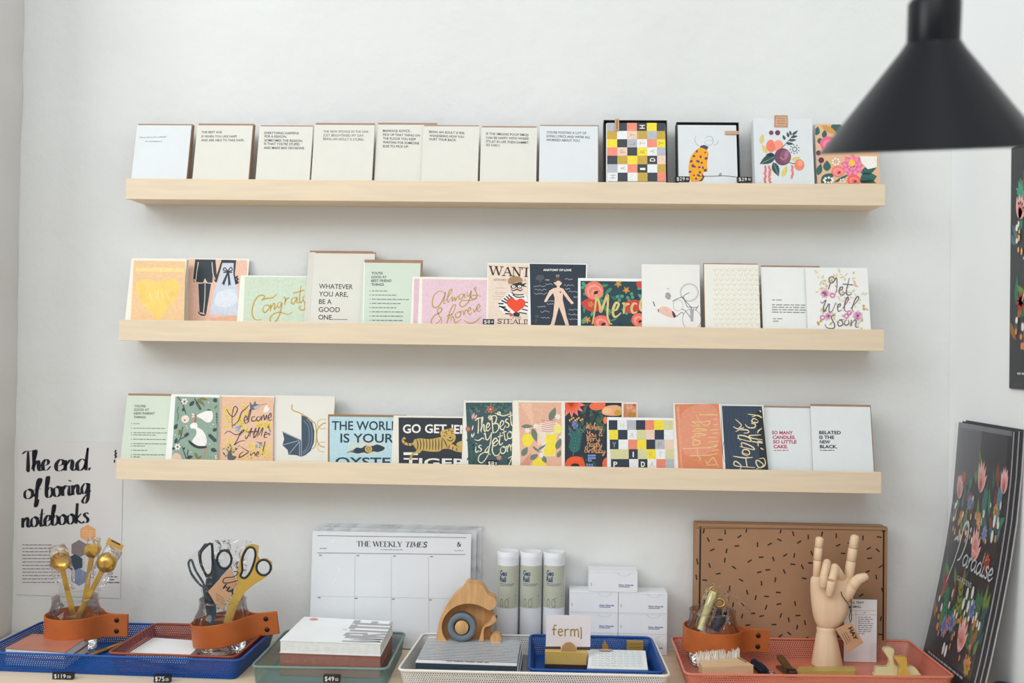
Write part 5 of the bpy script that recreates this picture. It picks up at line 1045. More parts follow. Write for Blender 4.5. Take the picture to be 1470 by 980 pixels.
# price blocks lying at the tray fronts
def desk_price(px, py, w, h, txt, label, y, z):
    p = at(px, py, z=z) if y is None else at(px, py, y=y); k = 1.57/FPX; W2, H2 = w*k, h*k
    fl = Flat((p.x, p.y, p.z+H2), (W2/1000, 0, 0), (0, 0, -H2/1000), (0, -1, 0)); a = Art(fl)
    a.mb.box(p.x, p.x+W2, p.y, p.y+.008, p.z, p.z+H2, tag_black)
    a.text('efefec', txt[0], (90, 800), (660, 800), 640, .0, 1.05); a.text('dcdcda', txt[1], (730, 760), (920, 760), 420, .0)
    return tag(a.mb.build('price_tag', loc=(p.x, p.y, p.z), recalc=False), label, 'price tag', 'black price blocks')
desk_price(75, 974.5, 30, 9, ('$119', '00'), 'black price block reading 119 below the wide blue tray', None, TZ+.0005)
desk_price(220.5, 979, 24, 10, ('$75', '00'), 'black price block reading 75 below the rust tray', None, TZ+.0005)
desk_price(464, 979, 23.5, 10, ('$49', '00'), 'black price block reading 49 at the grey green tray', -.2815, None)

# ---------------------------------------------------------------- glass jars with leather straps
glass = clear('jar_glass', (.96, .975, .97), .02, .30); leather = mat('tan_leather', 'b5602c', .5, vary=.1, vscale=25, bump=.15, bscale=160, spec=.35); leather_in = mat('leather_back', '6d4634', .8)
stud = mat('dark_stud', '3d342c', .3, .8)
def jar(cx, cy, z, label, H=.0925, R=.0485, tilt=0, band=(.0235, .063), tabang=0, dz=0):
    t = empty('storage_jar', (cx, cy, z), label, 'jar', 'glass jars with leather straps')
    s = R/.0485
    b = MB(); prof = [(.0001, .004), (.034*s, .0035), (.038*s, .006), (.0405*s, .012), (.0425*s, .025), (.0465*s, .036), (.0478*s, .048), (.0470*s, .058), (.0435*s, .067), (.0405*s, .073), (.039*s, .079), (.0385*s, H-.002)]
    b.lathe(prof, glass, (cx, cy, z), 48)
    b.lathe([(.0001, 0), (.036*s, .0002), (.0385*s, .002), (.0395*s, .006), (.0405*s, .012)], glass, (cx, cy, z), 48)
    b.lathe([(.0375*s, H-.001), (.0380*s, H), (.0390*s, H), (.0396*s, H-.0012), (.0390*s, H-.0026), (.0385*s, H-.002)], glass, (cx, cy, z), 48); b.build('glass', t)
    # strap: a loop pulled into a flat tab at the right
    r = .0488*s; pth = [(.0950*s, -.0016), (.078*s, -.0018), (.062*s, -.004), (.050*s, -.0125)]+[(r*math.cos(q), r*math.sin(q)) for q in [math.radians(-38-d) for d in range(0, 285, 15)]]+[(.050*s, .0125), (.062*s, .004), (.078*s, .0018), (.0950*s, .0016)]
    sm = catmull(pth, 4); Mt = Matrix.Translation((cx, cy, z+(band[0]+band[1])/2+dz))@Matrix.Rotation(tabang, 4, 'Z')@Matrix.Rotation(-tilt, 4, 'Y'); hh = (band[1]-band[0])/2
    b = MB(); th = .0012; ri = []
    for i, p in enumerate(sm):
        d = (sm[min(i+1, len(sm)-1)]-sm[max(i-1, 0)]).normalized(); q = Vector((-d.y, d.x))*th
        o, n_ = p-q, p+q; e = hh-.0008
        ri.append([Mt@Vector((o.x, o.y, -e)), Mt@Vector((o.x, o.y, e)), Mt@Vector((p.x, p.y, hh)), Mt@Vector((n_.x, n_.y, e)), Mt@Vector((n_.x, n_.y, -e)), Mt@Vector((p.x, p.y, -hh))])
    b.loft(ri, leather, smooth=False); sp_ = b.build('leather_strap', t)
    for k in (-1, 1):
        b = MB(); b.lathe([(.0001, .0022), (.0022, .002), (.0038, .0012), (.0043, 0)], stud, n=20, M=Mt@Matrix.Translation((.076*s, -.0032, k*.0095))@Matrix.Rotation(PI/2, 4, 'X')); b.build('stud', sp_)
    return t
ZB = TZ+.0020; ZR = TZ+.0054
JA = (-.7375, -.1010); JB = (-.4720, -.1070); JC = (.3815, -.0985)
jar(*JA, ZB, 'glass jar with tan leather strap, holding brass scoops in the left blue tray')
jar(*JB, ZR, 'glass jar with tan leather strap, holding scissors in the rust tray', R=.0505, tilt=math.radians(8), dz=-.004)
jar(*JC, ZB, 'glass jar with tan leather strap, holding wrapped brass pieces in the coral tray', H=.094, R=.0495, tilt=math.radians(-2), dz=.002)

brass = mat('brass', 'd2aa52', .28, .85, vary=.12, vscale=30, bump=.05, bscale=60); film = clear('crumpled_film', (.97, .97, .98), .06, .33, 1.0, 34)
def pouch(name, parent, p0, p1, w, d=.006, m=None, flat=.25):
    """crumpled clear bag around the line p0-p1"""
    p0, p1 = Vector(p0), Vector(p1); ax = (p1-p0); L = ax.length; ax.normalize(); side = ax.cross(Vector((0, 1, 0))).normalized(); fr = side.cross(ax)
    b = MB(); rings = []; rnd = random.Random(int(abs(p0.x)*1e4)+int(L*1e5))
    for i in range(9):
        q = i/8; ww = w*(.75+.25*math.sin(PI*q))*rnd.uniform(.92, 1.08); dd = d*max(.08, math.sin(PI*min(1, q*1.02))**.6)
        rings.append([p0+ax*(L*q)+side*(ww*math.cos(t)*rnd.uniform(.93, 1.05))+fr*(dd*math.sin(t)*rnd.uniform(.7, 1.2)) for t in [2*PI*k/14 for k in range(14)]])
    b.loft(rings, m or film, cap=False); return b.build(name, parent)
# ---- brass scoops
def scoop(bowl, foot, r, label, open_=True, prof='round', bag=True):
    B, F = Vector(bowl), Vector(foot); t = empty('coffee_scoop', F, label, 'scoop', 'brass scoops in the left jar'); ax = (F-B).normalized()
    b = MB(); side = ax.cross(Vector((0, 1, 0))).normalized()
    if prof == 'round':
        face = Vector((0, -1, 0)) if open_ else Vector((0, 1, 0))
        q = face.to_track_quat('Z', 'Y').to_matrix().to_4x4(); M_ = Matrix.Translation(B)@q
        pr = [(r*math.cos(a_), -r*.8*math.sin(a_)) for a_ in [i/10*PI/2 for i in range(10)]]+[(.0001, -r*.8)]
        b.lathe([(r*.95, .0)]+[(max(.0001, r*.93*math.cos(a_)), -r*.74*math.sin(a_)) for a_ in [i/10*PI/2 for i in range(11)]][1:], brass, n=32, M=M_); b.lathe([(r*.95, 0), (r*1.02, .0004), (r, -.001)]+pr[1:], brass, n=32, M=M_)
    else: b.loft([[B+side*(sx*w_)+Vector((0, sy*d_, 0))-ax*dz for sx, sy in ((-1, -1), (1, -1), (1, 1), (-1, 1))] for dz, w_, d_ in ((.012, .004, .003), (.0085, .0105, .009), (.002, .0115, .010), (-.006, .0095, .008), (-.012, .006, .003))], brass, smooth=False)
    b.build('bowl', t)
    b = MB(); s0 = B+ax*r*.92; L = (F-s0).length
    b.loft([[s0+ax*(L*q)+side*(sx*w_)+Vector((0, sy*.0011, 0)) for sx, sy in ((-1, -1), (1, -1), (1, 1), (-1, 1))] for q, w_ in ((0, .0048), (.3, .0042), (.55, .0050), (.9, .0056), (1, .0048))], brass, smooth=False); b.build('handle', t, bevel=.0005)
    if bag: pouch('clear_bag', t, B-ax*(r+.012), B+ax*(r+.036), r*1.12, r*.85)
    return t
yj = JA[1]
scoop(at(87, 805.5, y=yj-.008), Vector((JA[0]+.012, yj-.006, ZB+.012)), .0170, 'brass round scoop with its open bowl facing forward, at the left of the jar')
scoop(at(153, 807.5, y=yj-.010), Vector((JA[0]-.014, yj-.013, ZB+.012)), .0172, 'brass round scoop showing its rounded back, at the right of the jar', False)
scoop(at(133, 790, y=yj+.010), Vector((JA[0]+.002, yj+.012, ZB+.012)), .0125, 'narrow brass scoop standing behind the two round ones', prof='narrow')
lb = Plane((0, yj+.006, 0), (0, -1, 0)); a = Art(lb).frame(55, 745, 5.444); a.poly('c59a54', [(548, 142), (668, 205), (652, 248), (528, 192)]); a.strokes('4a3520', [[(570, 165), (640, 200)]], 12, False)
tag(a.mb.build('bag_label', loc=at(163, 783, y=yj+.006), recalc=False), 'small folded kraft label on the clear bag top above the right scoop', 'label')
# ---- scissors
blk = mat('scissor_black', '23272c', .4); navy_h = mat('scissor_slate', '3d4a55', .4, vary=.1); goldp = mat('scissor_gold', 'c9a54e', .45, .35, vary=.08); steel = mat('blade_steel', 'b9bcbf', .25, 1)
def px_pts(lst, y, o=(255, 765, 5.444)): return [at(o[0]+p[0]/o[2], o[1]+p[1]/o[2], y=y) for p in lst]
def plate(b, lst, y, th, m, o=(255, 765, 5.444), holes=()):
    pts = px_pts(lst, y, o); hs = [px_pts(h, y, o) for h in holes]
    M_ = Matrix(((1, 0, 0, 0), (0, 0, -1, y+th/2), (0, 1, 0, 0), (0, 0, 0, 1)))
    b.prism([(p.x, p.z) for p in pts], M_, th, m, holes=[[(p.x, p.z) for p in h] for h in hs])
def loop(b, lst, y, r, m, o=(255, 765, 5.444)):
    q = [tuple(v) for v in catmull(lst, 5, True)]; b.tube(px_pts(q, y, o), r, m, 8, closed=True)
yb_ = JB[1]
def scissors(label, loops, body, y, mb_, mh, blade, th=.004, tube_r=.0021, holes=True):
    foot = px_pts([blade[-1]], y)[0]; t = empty('scissors', foot, label, 'scissors', 'scissors in the strapped jar')
    b = MB(); plate(b, body, y, th, mb_, holes=[[tuple(p) for p in catmull(l, 4, True)] for l in loops] if holes else ()); b.build('blade_body', t)
    for l in loops: b = MB(); loop(b, l, y-(.0015 if holes else 0), tube_r, mh); b.build('finger_loop', t)
    return t
scissors('gold scissors with two black finger loops, rightmost in the jar', [[(505, 290), (505, 200), (545, 118), (595, 118), (608, 180), (575, 290), (530, 348), (492, 335)], circle(672, 268, 56, 60, 12)],
    [(440, 470), (470, 390), (460, 340), (495, 180), (535, 100), (585, 84), (632, 100), (625, 180), (640, 205), (690, 195), (735, 225), (738, 290), (690, 345), (600, 400), (525, 460), (480, 540), (425, 690), (360, 700), (395, 560)], yb_-.014, goldp, blk, [(390, 700)])
scissors('dark slate scissors with a large and a round finger loop, in mid jar', [[(215, 110), (262, 84), (272, 180), (268, 300), (225, 325), (185, 240), (180, 160)], circle(365, 205, 56, 70, 12)],
    [(172, 240), (160, 150), (210, 82), (275, 78), (285, 200), (315, 205), (330, 130), (400, 125), (430, 200), (400, 275), (330, 350), (285, 450), (300, 600), (285, 760), (262, 760), (240, 560), (215, 450), (225, 350)], yb_+.004, navy_h, blk, [(273, 760)])
scissors('thin dark scissors at the far left of the jar, mostly its slim loop showing', [[(85, 240), (108, 210), (140, 290), (205, 400), (180, 408), (110, 320)]], [(205, 395), (225, 420), (262, 640), (265, 760), (250, 760), (225, 600), (195, 420)], yb_+.014, navy_h, navy_h, [(258, 760)], holes=False)
pl = Plane((0, yb_-.006, 0), (0, -1, 0)); a = Art(pl).frame(255, 765, 5.444); kt = mat('kraft_tag', 'c59a78', .8, vary=.06, vscale=40)
plate(a.mb, [(238, 455), (405, 275), (445, 335), (465, 400), (350, 600), (300, 560)], yb_-.006, .0012, kt); a.k = 40
a.text('26242a', 'HAY', (352, 428), (470, 510), 42, .03); a.bars('8a6a55', 300, 470, [60, 70, 80, 90], 16, 5, .65, 2)
root = tag(a.mb.build('swing_tag', loc=px_pts([(350, 600)], yb_-.006)[0], recalc=False), 'kraft swing tag with black capitals between the scissors in the jar', 'tag', 'kraft swing tags')
b = MB(); b.tube(px_pts([tuple(v) for v in catmull([(440, 300), (470, 305), (440, 340), (370, 350), (355, 385), (400, 388), (450, 375), (470, 370)], 5)], yb_-.020), .0009, blk, 6); b.build('cord', root)
b = MB(); plate(b, [(275, 55), (430, 45), (580, 62), (560, 130), (520, 440), (420, 640), (300, 640), (250, 460), (290, 300)], yb_+.022, .0015, film); plate(b, [(65, 215), (160, 130), (240, 90), (285, 300), (260, 460), (250, 640), (225, 640), (180, 420), (110, 350)], yb_-.003, .0015, film)
tag(b.build('clear_bag', loc=px_pts([(340, 640)], yb_+.01)[0]), 'crumpled clear bag standing around the dark scissors in the jar', 'bag', None)
# ---------------------------------------------------------------- things lying in the trays and standing along the wall
def quad_block(b, top, z0, m, m_side=None, chamfer=0):
    """block whose upper face has four measured corners"""
    up = [Vector(p) for p in top]; lo = [Vector((p.x, p.y, z0)) for p in up]
    b.add(up, [(0, 1, 2, 3)], m); b.add(lo, [(3, 2, 1, 0)], m_side or m)
    b.add(lo+up, [(i, (i+1) % 4, 4+(i+1) % 4, 4+i) for i in range(4)], m_side or m)
def slab(top, z1, z0): return [Vector((p.x, p.y, z1)) for p in top]
def top_of(lst, z): return [at(*q, z=z) for q in lst]
def map_of(top):
    """top corners FL, BL, BR, FR -> Flat with u to the right, v towards the front (thousandths)"""
    FL, BL, BR, FR = top; A = ((BR-BL)+(FR-FL))/2000; B = ((FL-BL)+(FR-BR))/2000
    return Flat(BL, A, B, (0, 0, 1))
pages = mat('paper_block', 'e6e4e0', .75, vary=.06, vscale=120); wht = mat('white_card_board', 'eef0f0', .5, vary=.015, vscale=30, coat=.15)
# copper notebooks in the blue tray
z = TZ+.0305; top = top_of([(7, 930), (46.5, 909.5), (128, 912.5), (93, 936)], z); z0 = ZB+.0002; copper = mat('copper_cover', 'c17f68', .38, .25, vary=.08, vscale=14)
for i, lab in enumerate(('copper-covered notebook lying on top at the left end of the blue tray', 'second copper-covered notebook, under the top one in the blue tray')):
    zt = z-i*.0142
    t = empty('notebook', (top[0].x, top[0].y, zt-.0135), lab, 'notebook', 'copper notebooks in the blue tray')
    b = MB(); quad_block(b, slab(top, zt, 0), zt-.0009, copper); b.build('cover', t, bevel=.0004)
    c = sum(top, Vector())/4; ins = [Vector((c.x+(p.x-c.x)*.98, c.y+(p.y-c.y)*.98, 0)) for p in top]
    b = MB(); quad_block(b, slab(ins, zt-.001, 0), zt-.0125, pages); b.build('pages', t)
    b = MB(); quad_block(b, slab(top, zt-.0127, 0), zt-.0136, copper); b.build('back_cover', t)
# slim gold pen by the nested tray
b = MB(); p0 = at(122, 943, z=ZB+.004); p1 = at(178, 922, z=ZB+.004); b.tube([p0, p0+(p1-p0)*.06, p0+(p1-p0)*.94, p1], [.0012, .0034, .0034, .0024], brass, 10)
tag(b.build('pen', loc=p0), 'slim brass pen lying between the copper notebooks and the rust tray', 'pen')
# white notepad
z = ZR+.012; top = top_of([(173, 939.6), (210, 914), (294, 920), (268.6, 943)], z)
t = empty('notepad', (top[0].x, top[0].y, ZR), 'blank white notepad lying in the rust tray', 'notepad')
b = MB(); quad_block(b, slab(top, z, 0), z-.0006, wht); b.build('top_sheet', t)
b = MB(); quad_block(b, slab(top, z-.0007, 0), ZR+.0012, pages); b.build('pages', t)
b = MB(); quad_block(b, slab(top, ZR+.0011, 0), ZR+.0002, mat('grey_board', 'a9a5a2', .8)); b.build('backing_board', t)

# wrapped stack in the grey green tray
z = TZ+.0595; top = top_of([(401.7, 918.3), (436.7, 884.5), (564, 891.7), (546.7, 923.3)], z); top = [Vector((p.x, max(p.y, -.222), p.z)) for p in top]
brown_b = mat('brown_notebook', '9c6657', .55, vary=.06, vscale=60, coat=.25)
zz = [ZB+.0003, ZB+.0185, ZB+.0365, z]
for i, (lab, mm) in enumerate((('brown notebook at the bottom of the wrapped stack', brown_b), ('brown notebook in the middle of the wrapped stack', brown_b), ('white notebook with large grey lettering on top of the wrapped stack', wht))):
    t = empty('notebook', (top[0].x, top[0].y, zz[i]), lab, 'notebook', 'wrapped notebooks in the green tray'); hi, lo = zz[i+1]-.0002, zz[i]
    b = Art(map_of(slab(top, hi, 0))); quad_block(b.mb, slab(top, hi, 0), hi-.0014, mm); b.k = 10
    if i == 2:
        b.ell('d98f7c', 130, 110, 48, 55)
        g_ = 'a9a9ac'; a = b
        # tall capitals W R I T E reading away from the viewer along the right edge
        def T(x, y): return (995-x*390, 985-y*960)
        cell = [(0, 'W'), (.22, 'R'), (.44, 'I'), (.56, 'T'), (.78, 'E')]
        L_ = {'W': [[(1, 0), (0, .05), (.8, .095), (0, .14), (1, .19)]], 'R': [[(0, .02), (1, .02)], [(1, .02), (1, .13), (.55, .15), (.5, .02)], [(.5, .06), (0, .16)]], 'I': [[(0, .04), (1, .04)]], 'T': [[(0, .09), (1, .09)], [(1, 0), (1, .18)]], 'E': [[(0, .02), (1, .02)], [(0, .02), (0, .17)], [(.5, .02), (.5, .15)], [(1, .02), (1, .17)]]}
        a.clip = (0, 5, 994, 994)
        for y0, ch in cell:
            for st in L_[ch]: a.stroke(g_, [T(x, y0+y) for x, y in st], 70, False)
        a.clip = None
        a.bars('b5b5b7', 520, 500, [70], 10, 14)
    b.mb.build('cover', t, recalc=False)
    c = sum(top, Vector())/4; ins = [Vector((c.x+(p.x-c.x)*.988, c.y+(p.y-c.y)*.988, 0)) for p in top]
    b = MB(); quad_block(b, slab(ins, hi-.0015, 0), lo+.0014, pages if i == 2 else mat('brown_pages', '99695c', .7, vary=.1, vscale=150)); b.build('pages', t)
    b = MB(); quad_block(b, slab(top, lo+.0013, 0), lo+.0001, mm); b.build('back_cover', t)

# planner pad leaning on the wall, several in clear sleeves
for i, (q, y, lab) in enumerate(((((449, 762.5), (676.5, 765.5), (444, 905)), -.052, 'white weekly planner pad with a newspaper heading, frontmost of the leaning pads'), (((457, 757), (684, 760), (452, 905)), -.034, 'second planner pad, its grey edge showing right of the front one'), (((462, 753), (692, 756), (452, 905)), -.016, 'third planner pad in the sleeve closest to the back wall'))):
    th = math.radians(4); O = Vector((0, y, TZ+.0012)); N_ = Vector((0, -math.cos(th), math.sin(th))); V_ = Vector((0, math.sin(th), math.cos(th))); P = Plane(O, N_)
    A, B_ = P.hit(*q[0]), P.hit(*q[1]); H = ((A-O).dot(V_)+(B_-O).dot(V_))/2; x0 = A.x-.001*i; x1 = B_.x
    M_ = Matrix(((1, 0, 0, 0), (0, V_.y, N_.y, O.y), (0, V_.z, N_.z, O.z), (0, 0, 0, 1)))
    a = Art(P).frame(435, 745, 5.444); a.mb.box(x0, x1, .0004, H, -.0004, 0, mat('planner_sheet', 'e4e6e8', .55, vary=.012, vscale=20), M_); a.k = 8
    if i == 0:
        g5 = '77797d'
        a.strokes(g5, [[(112, 128), (1275, 144)], [(112, 263), (1270, 276)]], 4.5, False); a.strokes('b9bcc0', [[(408, 285), (395, 990)], [(690, 288), (690, 990)], [(980, 290), (985, 990)], [(100, 600), (1290, 622)]], 2.5, False)
        a.serif('3c3e42', 'THE WEEKLY', (420, 212), (775, 216), 40, .2, .06, .26); a.serif('3c3e42', 'TIMES', (795, 217), (965, 219), 40, .2, .06, .26, slant=.28); a.serif('3c3e42', '&', (1200, 212), (1238, 213), 34, .18, .06)
        a.bars('8b8d90', 610, 237, [175], 1, 5, .01); a.bars('8b8d90', 130, 228, [55], 1, 6); a.bars('9b9da0', 1185, 245, [70], 1, 5)
        for x, y_ in ((125, 282), (418, 284), (705, 288), (995, 292), (115, 612), (405, 618), (695, 624), (985, 630)): a.bars('77797d', x, y_, [26], 1, 7)
    root = tag(a.mb.build('planner_pad', loc=((x0+x1)/2, y, TZ+.0012), recalc=False), lab, 'planner', 'planner pads leaning on the wall')
    b = MB(); b.box(x0+.0005, x1-.0005, .0006, H-.0004, -.0055, -.0006, mat('planner_edge', 'c9cad0', .7, vary=.05, vscale=90), M_); b.build('pages', root)
    b = MB(); n1, n2 = 26, 18; rnd = random.Random(3+i); vs = []
    for r in range(n2+1):
        for c_ in range(n1+1):
            u = x0-.004+(x1-x0+.008)*c_/n1; v = .0006+(H+.003)*r/n2; off = .0012+.0012*noise.noise(Vector((u*22, v*22, i)))
            vs.append(M_@Vector((u, v, max(.0004, off))))
    b.add(vs, [(r*(n1+1)+c_, r*(n1+1)+c_+1, (r+1)*(n1+1)+c_+1, (r+1)*(n1+1)+c_) for r in range(n2) for c_ in range(n1)], clear('pad_film', (.985, .985, .99), .05, .24, 1.0, 16), True)
    b.build('clear_sleeve', root)

# white tray: striped notebooks
z = TZ+.037; top = top_of([(596.5, 949.8), (614.5, 914.5), (747.5, 919.3), (741.8, 954.7)], z); top = [Vector((min(p.x, .0635), p.y, p.z)) for p in top]; navy_cover = mat('navy_cover', '263846', .5, vary=.06, coat=.2); stripe_w = mat('white_cover', 'e9eaec', .3, vary=.02, coat=.4)
for i, lab in enumerate(('navy and white striped notebook on top of its pile in the white tray', 'striped notebook in the middle of the pile in the white tray', 'striped notebook at the bottom of the pile in the white tray')):
    hi = z-i*.0116; lo = hi-.0114; sh = [p+Vector((.002*i, .002*i, 0)) for p in top]
    a = Art(map_of(slab(sh, hi, 0))); quad_block(a.mb, slab(sh, hi, 0), hi-.0012, stripe_w); a.k = 8
    if i == 0:
        for k in range(15): a.rect('3f4a58', 0, 40+k*61, 1000, 40+k*61+19)
        a.bars('3f4a58', 300, 945, [420], 1, 16)
    t = empty('notebook', (sh[0].x, sh[0].y, lo), lab, 'notebook', 'striped notebooks in the white tray'); a.mb.build('cover', t, recalc=False)
    b = MB(); quad_block(b, slab(sh, hi-.0013, 0), lo+.001, navy_cover); b.build('spine', t, bevel=.001)
# brass ring pieces, holder and pad in the small blue tray
ZN = TZ+.0052
pz = Plane((0, -.150, 0), (0, -1, 0)); f7 = (740, 870, 6.391)
def Q(x, y, yy): return at(f7[0]+x/f7[2], f7[1]+y/f7[2], y=yy)
A = Q(270, 520, -.158); Bq = Q(652, 520, -.158); zt = Q(270, 410, -.158).z
t = empty('card_holder', ((A.x+Bq.x)/2, -.15, ZN), 'brass card holder block with a dark base and a half round front', 'card holder')
b = MB(); b.box(A.x, Bq.x, -.158, -.128, ZN, ZN+.008, mat('dark_walnut', '3a2a26', .5, vary=.1)); b.build('base', t, bevel=.0006)
hb = max(.014, zt-ZN); b = MB(); gp_ = mat('satin_gold', 'dcb562', .4, .2, vary=.06); b.box(A.x, Bq.x, -.158, -.1455, ZN+.0081, ZN+hb, gp_); b.box(A.x, Bq.x, -.1405, -.128, ZN+.0081, ZN+hb, gp_); b.build('body', t, bevel=.0006)
c = Q(490, 400, -.16); b = MB(); half = [(c.x+.0128*math.cos(q), max(0, .0150*math.sin(q))) for q in [PI*i/16 for i in range(17)]]
b.prism([(x, ZN+hb+.0004+zz_) for x, zz_ in half], Matrix(((1, 0, 0, 0), (0, 0, 1, -.1575), (0, 1, 0, 0), (0, 0, 0, 1))), .0022, mat('copper_disc', 'd3a268', .4, .3)); b.build('half_disc', t)
A = Q(282, 78, -.1445); Bq = Q(690, 92, -.1445); zb_ = ZN+.0086
a = Art(Plane((0, -.1440, 0), (0, -1, 0))).frame(*f7); a.mb.box(A.x, Bq.x, -.1440, -.1430, zb_, A.z, mat('blush_card', 'e6dcdc', .55, vary=.02)); a.k = 8
gf = mat('gold_foil', 'cfa64c', .3, .6, vary=.15, vscale=70)
a.strokes(gf, [[(378, 175), (358, 175), (352, 200), (352, 265)], [(335, 212), (376, 212)], [(395, 235), (430, 232), (424, 212), (402, 212), (393, 240), (408, 268), (432, 262)], [(455, 208), (455, 275)], [(455, 225), (475, 210), (490, 214)],
    [(508, 210), (508, 275)], [(508, 225), (528, 210), (540, 225), (542, 275)], [(542, 225), (562, 210), (575, 225), (578, 285)], [(600, 190), (604, 260), (600, 300)]], 11)
a.rect('4a4244', 272, 368, 415, 400); a.rect('4a4244', 562, 372, 688, 402)
tag(a.mb.build('display_card', loc=((A.x+Bq.x)/2, -.144, zb_), recalc=False), 'blush card with gold foil lowercase lettering standing in the brass holder', 'card')
z = ZN+.021; top = top_of([(843, 958.5), (846.5, 931.5), (926.5, 933.6), (930, 960.6)], z); a = Art(map_of(slab(top, z, 0))); quad_block(a.mb, slab(top, z, 0), z-.001, wht); a.k = 8
for k in range(9):
    for j in range(7): a.stroke('c3d0cc', [(60+k*108, 130+j*125), (90+k*108, 90+j*125), (120+k*108, 130+j*125), (150+k*108, 170+j*125)], 16, False) if k < 8 else None
a.ell('dba68c', 280, 70, 130, 60)
t = empty('memo_pad', (top[0].x, top[0].y, ZN), 'white memo pad with a pale wave pattern in the small blue tray', 'notepad'); a.mb.build('cover', t, recalc=False)
b = MB(); quad_block(b, slab([p+Vector((0, .001, 0)) for p in top], z-.0011, 0), ZN+.0004, mat('grey_pages', 'a7a9ae', .7, vary=.08, vscale=120)); b.build('pages', t)
def standing(lst, y, th, m, name, lab, cat, group=None, o=f7, base=None):
    b = MB(); plate(b, lst, y, th, m, o); pts = px_pts(lst, y, o); zmin = min(p.z for p in pts)
    if base is not None:
        for i in range(len(b.v)): b.v[i] = Vector((b.v[i].x, b.v[i].y, b.v[i].z if b.v[i].z > zmin+.004 else base))
    return tag(b.build(name, loc=pts[0], bevel=.0005), lab, cat, group)
standing([(800, 470), (795, 370), (822, 318), (850, 370), (862, 470)], -.088, .014, mat('cone_gold', 'c9a050', .4, .3), 'brass_cone', 'small pointed brass weight at the back of the small blue tray', 'paperweight', base=ZN)
a = Art(Plane((0, -.0850, 0), (0, -1, 0))).frame(*f7); A = Q(1022, 318, -.085); Bq = Q(1172, 400, -.085); a.mb.box(A.x, Bq.x, -.085, -.079, ZN, A.z, mat('brass_plate', 'b8934a', .4, .25, vary=.12)); a.k = 8; a.strokes('8b6c32', [[(1045, 345), (1150, 345)], [(1045, 375), (1150, 375)]], 6, False)
tag(a.mb.build('brass_case', loc=(A.x, -.085, ZN), recalc=False), 'flat square brass case standing at the back right of the small blue tray', 'case')

# bear shaped tape dispenser
oak = mat('oak_wood', 'cfa06c', .5, vary=.14, vscale=9, wood=(14, 14, 1.5), spec=.3); rub = mat('tape_grey', '6b7680', .6, vary=.05, bump=.1, bscale=400)
fr = (590, 820, 6.126); yB = -.112
body = [(235, 640), (232, 560), (245, 470), (270, 380), (320, 280), (400, 180), (455, 140), (480, 95), (510, 76), (545, 92), (590, 90), (625, 105), (655, 140), (680, 190), (720, 205), (745, 225), (750, 265), (735, 300), (705, 320), (680, 318), (650, 300), (590, 275), (520, 263), (440, 272), (370, 305), (315, 360), (285, 420), (278, 480), (290, 540), (315, 580), (345, 640)]
t = empty('tape_dispenser', at(670, 928, y=yB), 'wooden bear shaped tape dispenser holding a grey roll, behind the striped notebooks', 'tape dispenser')
b = MB(); plate(b, [tuple(p) for p in catmull(body[:-1], 2)]+[(345, 640)], yB+.006, .030, oak, fr); 
b.v = [Vector((v.x, v.y, max(v.z, ZB+.0002))) for v in b.v]; b.build('body', t, bevel=.0015)
ins_ = [tuple(p) for p in catmull([(300, 350), (400, 285), (520, 263), (640, 292), (720, 330), (730, 420), (700, 520), (690, 640), (300, 640), (270, 520), (280, 430)], 3, True)]
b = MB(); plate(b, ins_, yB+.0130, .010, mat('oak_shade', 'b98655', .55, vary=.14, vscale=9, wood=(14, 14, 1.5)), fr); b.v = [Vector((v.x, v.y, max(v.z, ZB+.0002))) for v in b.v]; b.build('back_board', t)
arm_ = [tuple(p) for p in catmull([(585, 640), (610, 560), (635, 480), (690, 440), (715, 390), (735, 385), (755, 405), (745, 430), (700, 465), (655, 480), (640, 530), (645, 640)], 3)]
b = MB(); plate(b, arm_, yB+.001, .016, oak, fr); b.v = [Vector((v.x, v.y, max(v.z, ZB+.0002))) for v in b.v]; b.build('cutter_arm', t, bevel=.001)
b = MB(); plate(b, [(748, 392), (760, 392), (758, 418), (715, 440), (718, 430)], yB+.001, .013, mat('cutter_steel', '4b4b50', .3, .9), fr); b.build('cutter', t)
b = MB(); plate(b, circle(748, 580, 48, 46, 24)[:], yB+.001, .024, oak, fr); b.v = [Vector((v.x, v.y, max(v.z, ZB+.0002))) for v in b.v]; b.build('foot', t, bevel=.001)
cc_ = at(fr[0]+450/fr[2], fr[1]+478/fr[2], y=yB-.002); kx = 1/fr[2]*1.725/FPX
Mr = Matrix.Translation((cc_.x, yB-.004, cc_.z))@Matrix.Rotation(PI/2, 4, 'X')
b = MB(); R1, R0, Rh = 122*kx, 72*kx, 60*kx
b.lathe([(R0, -.006), (R0, .009), (R1*.97, .009), (R1, .008), (R1, -.006), (R0, -.006)], rub, n=48, M=Mr); b.build('tape_roll', t)
b = MB(); b.lathe([(.0001, .0105), (Rh*.93, .0105), (Rh, .0095), (Rh, -.006)], oak, n=40, M=Mr); b.lathe([(Rh+.0002, .002), (R0-.0002, .002)], mat('core_dark', '2a2622', .8), n=40, M=Mr); b.build('hub', t)

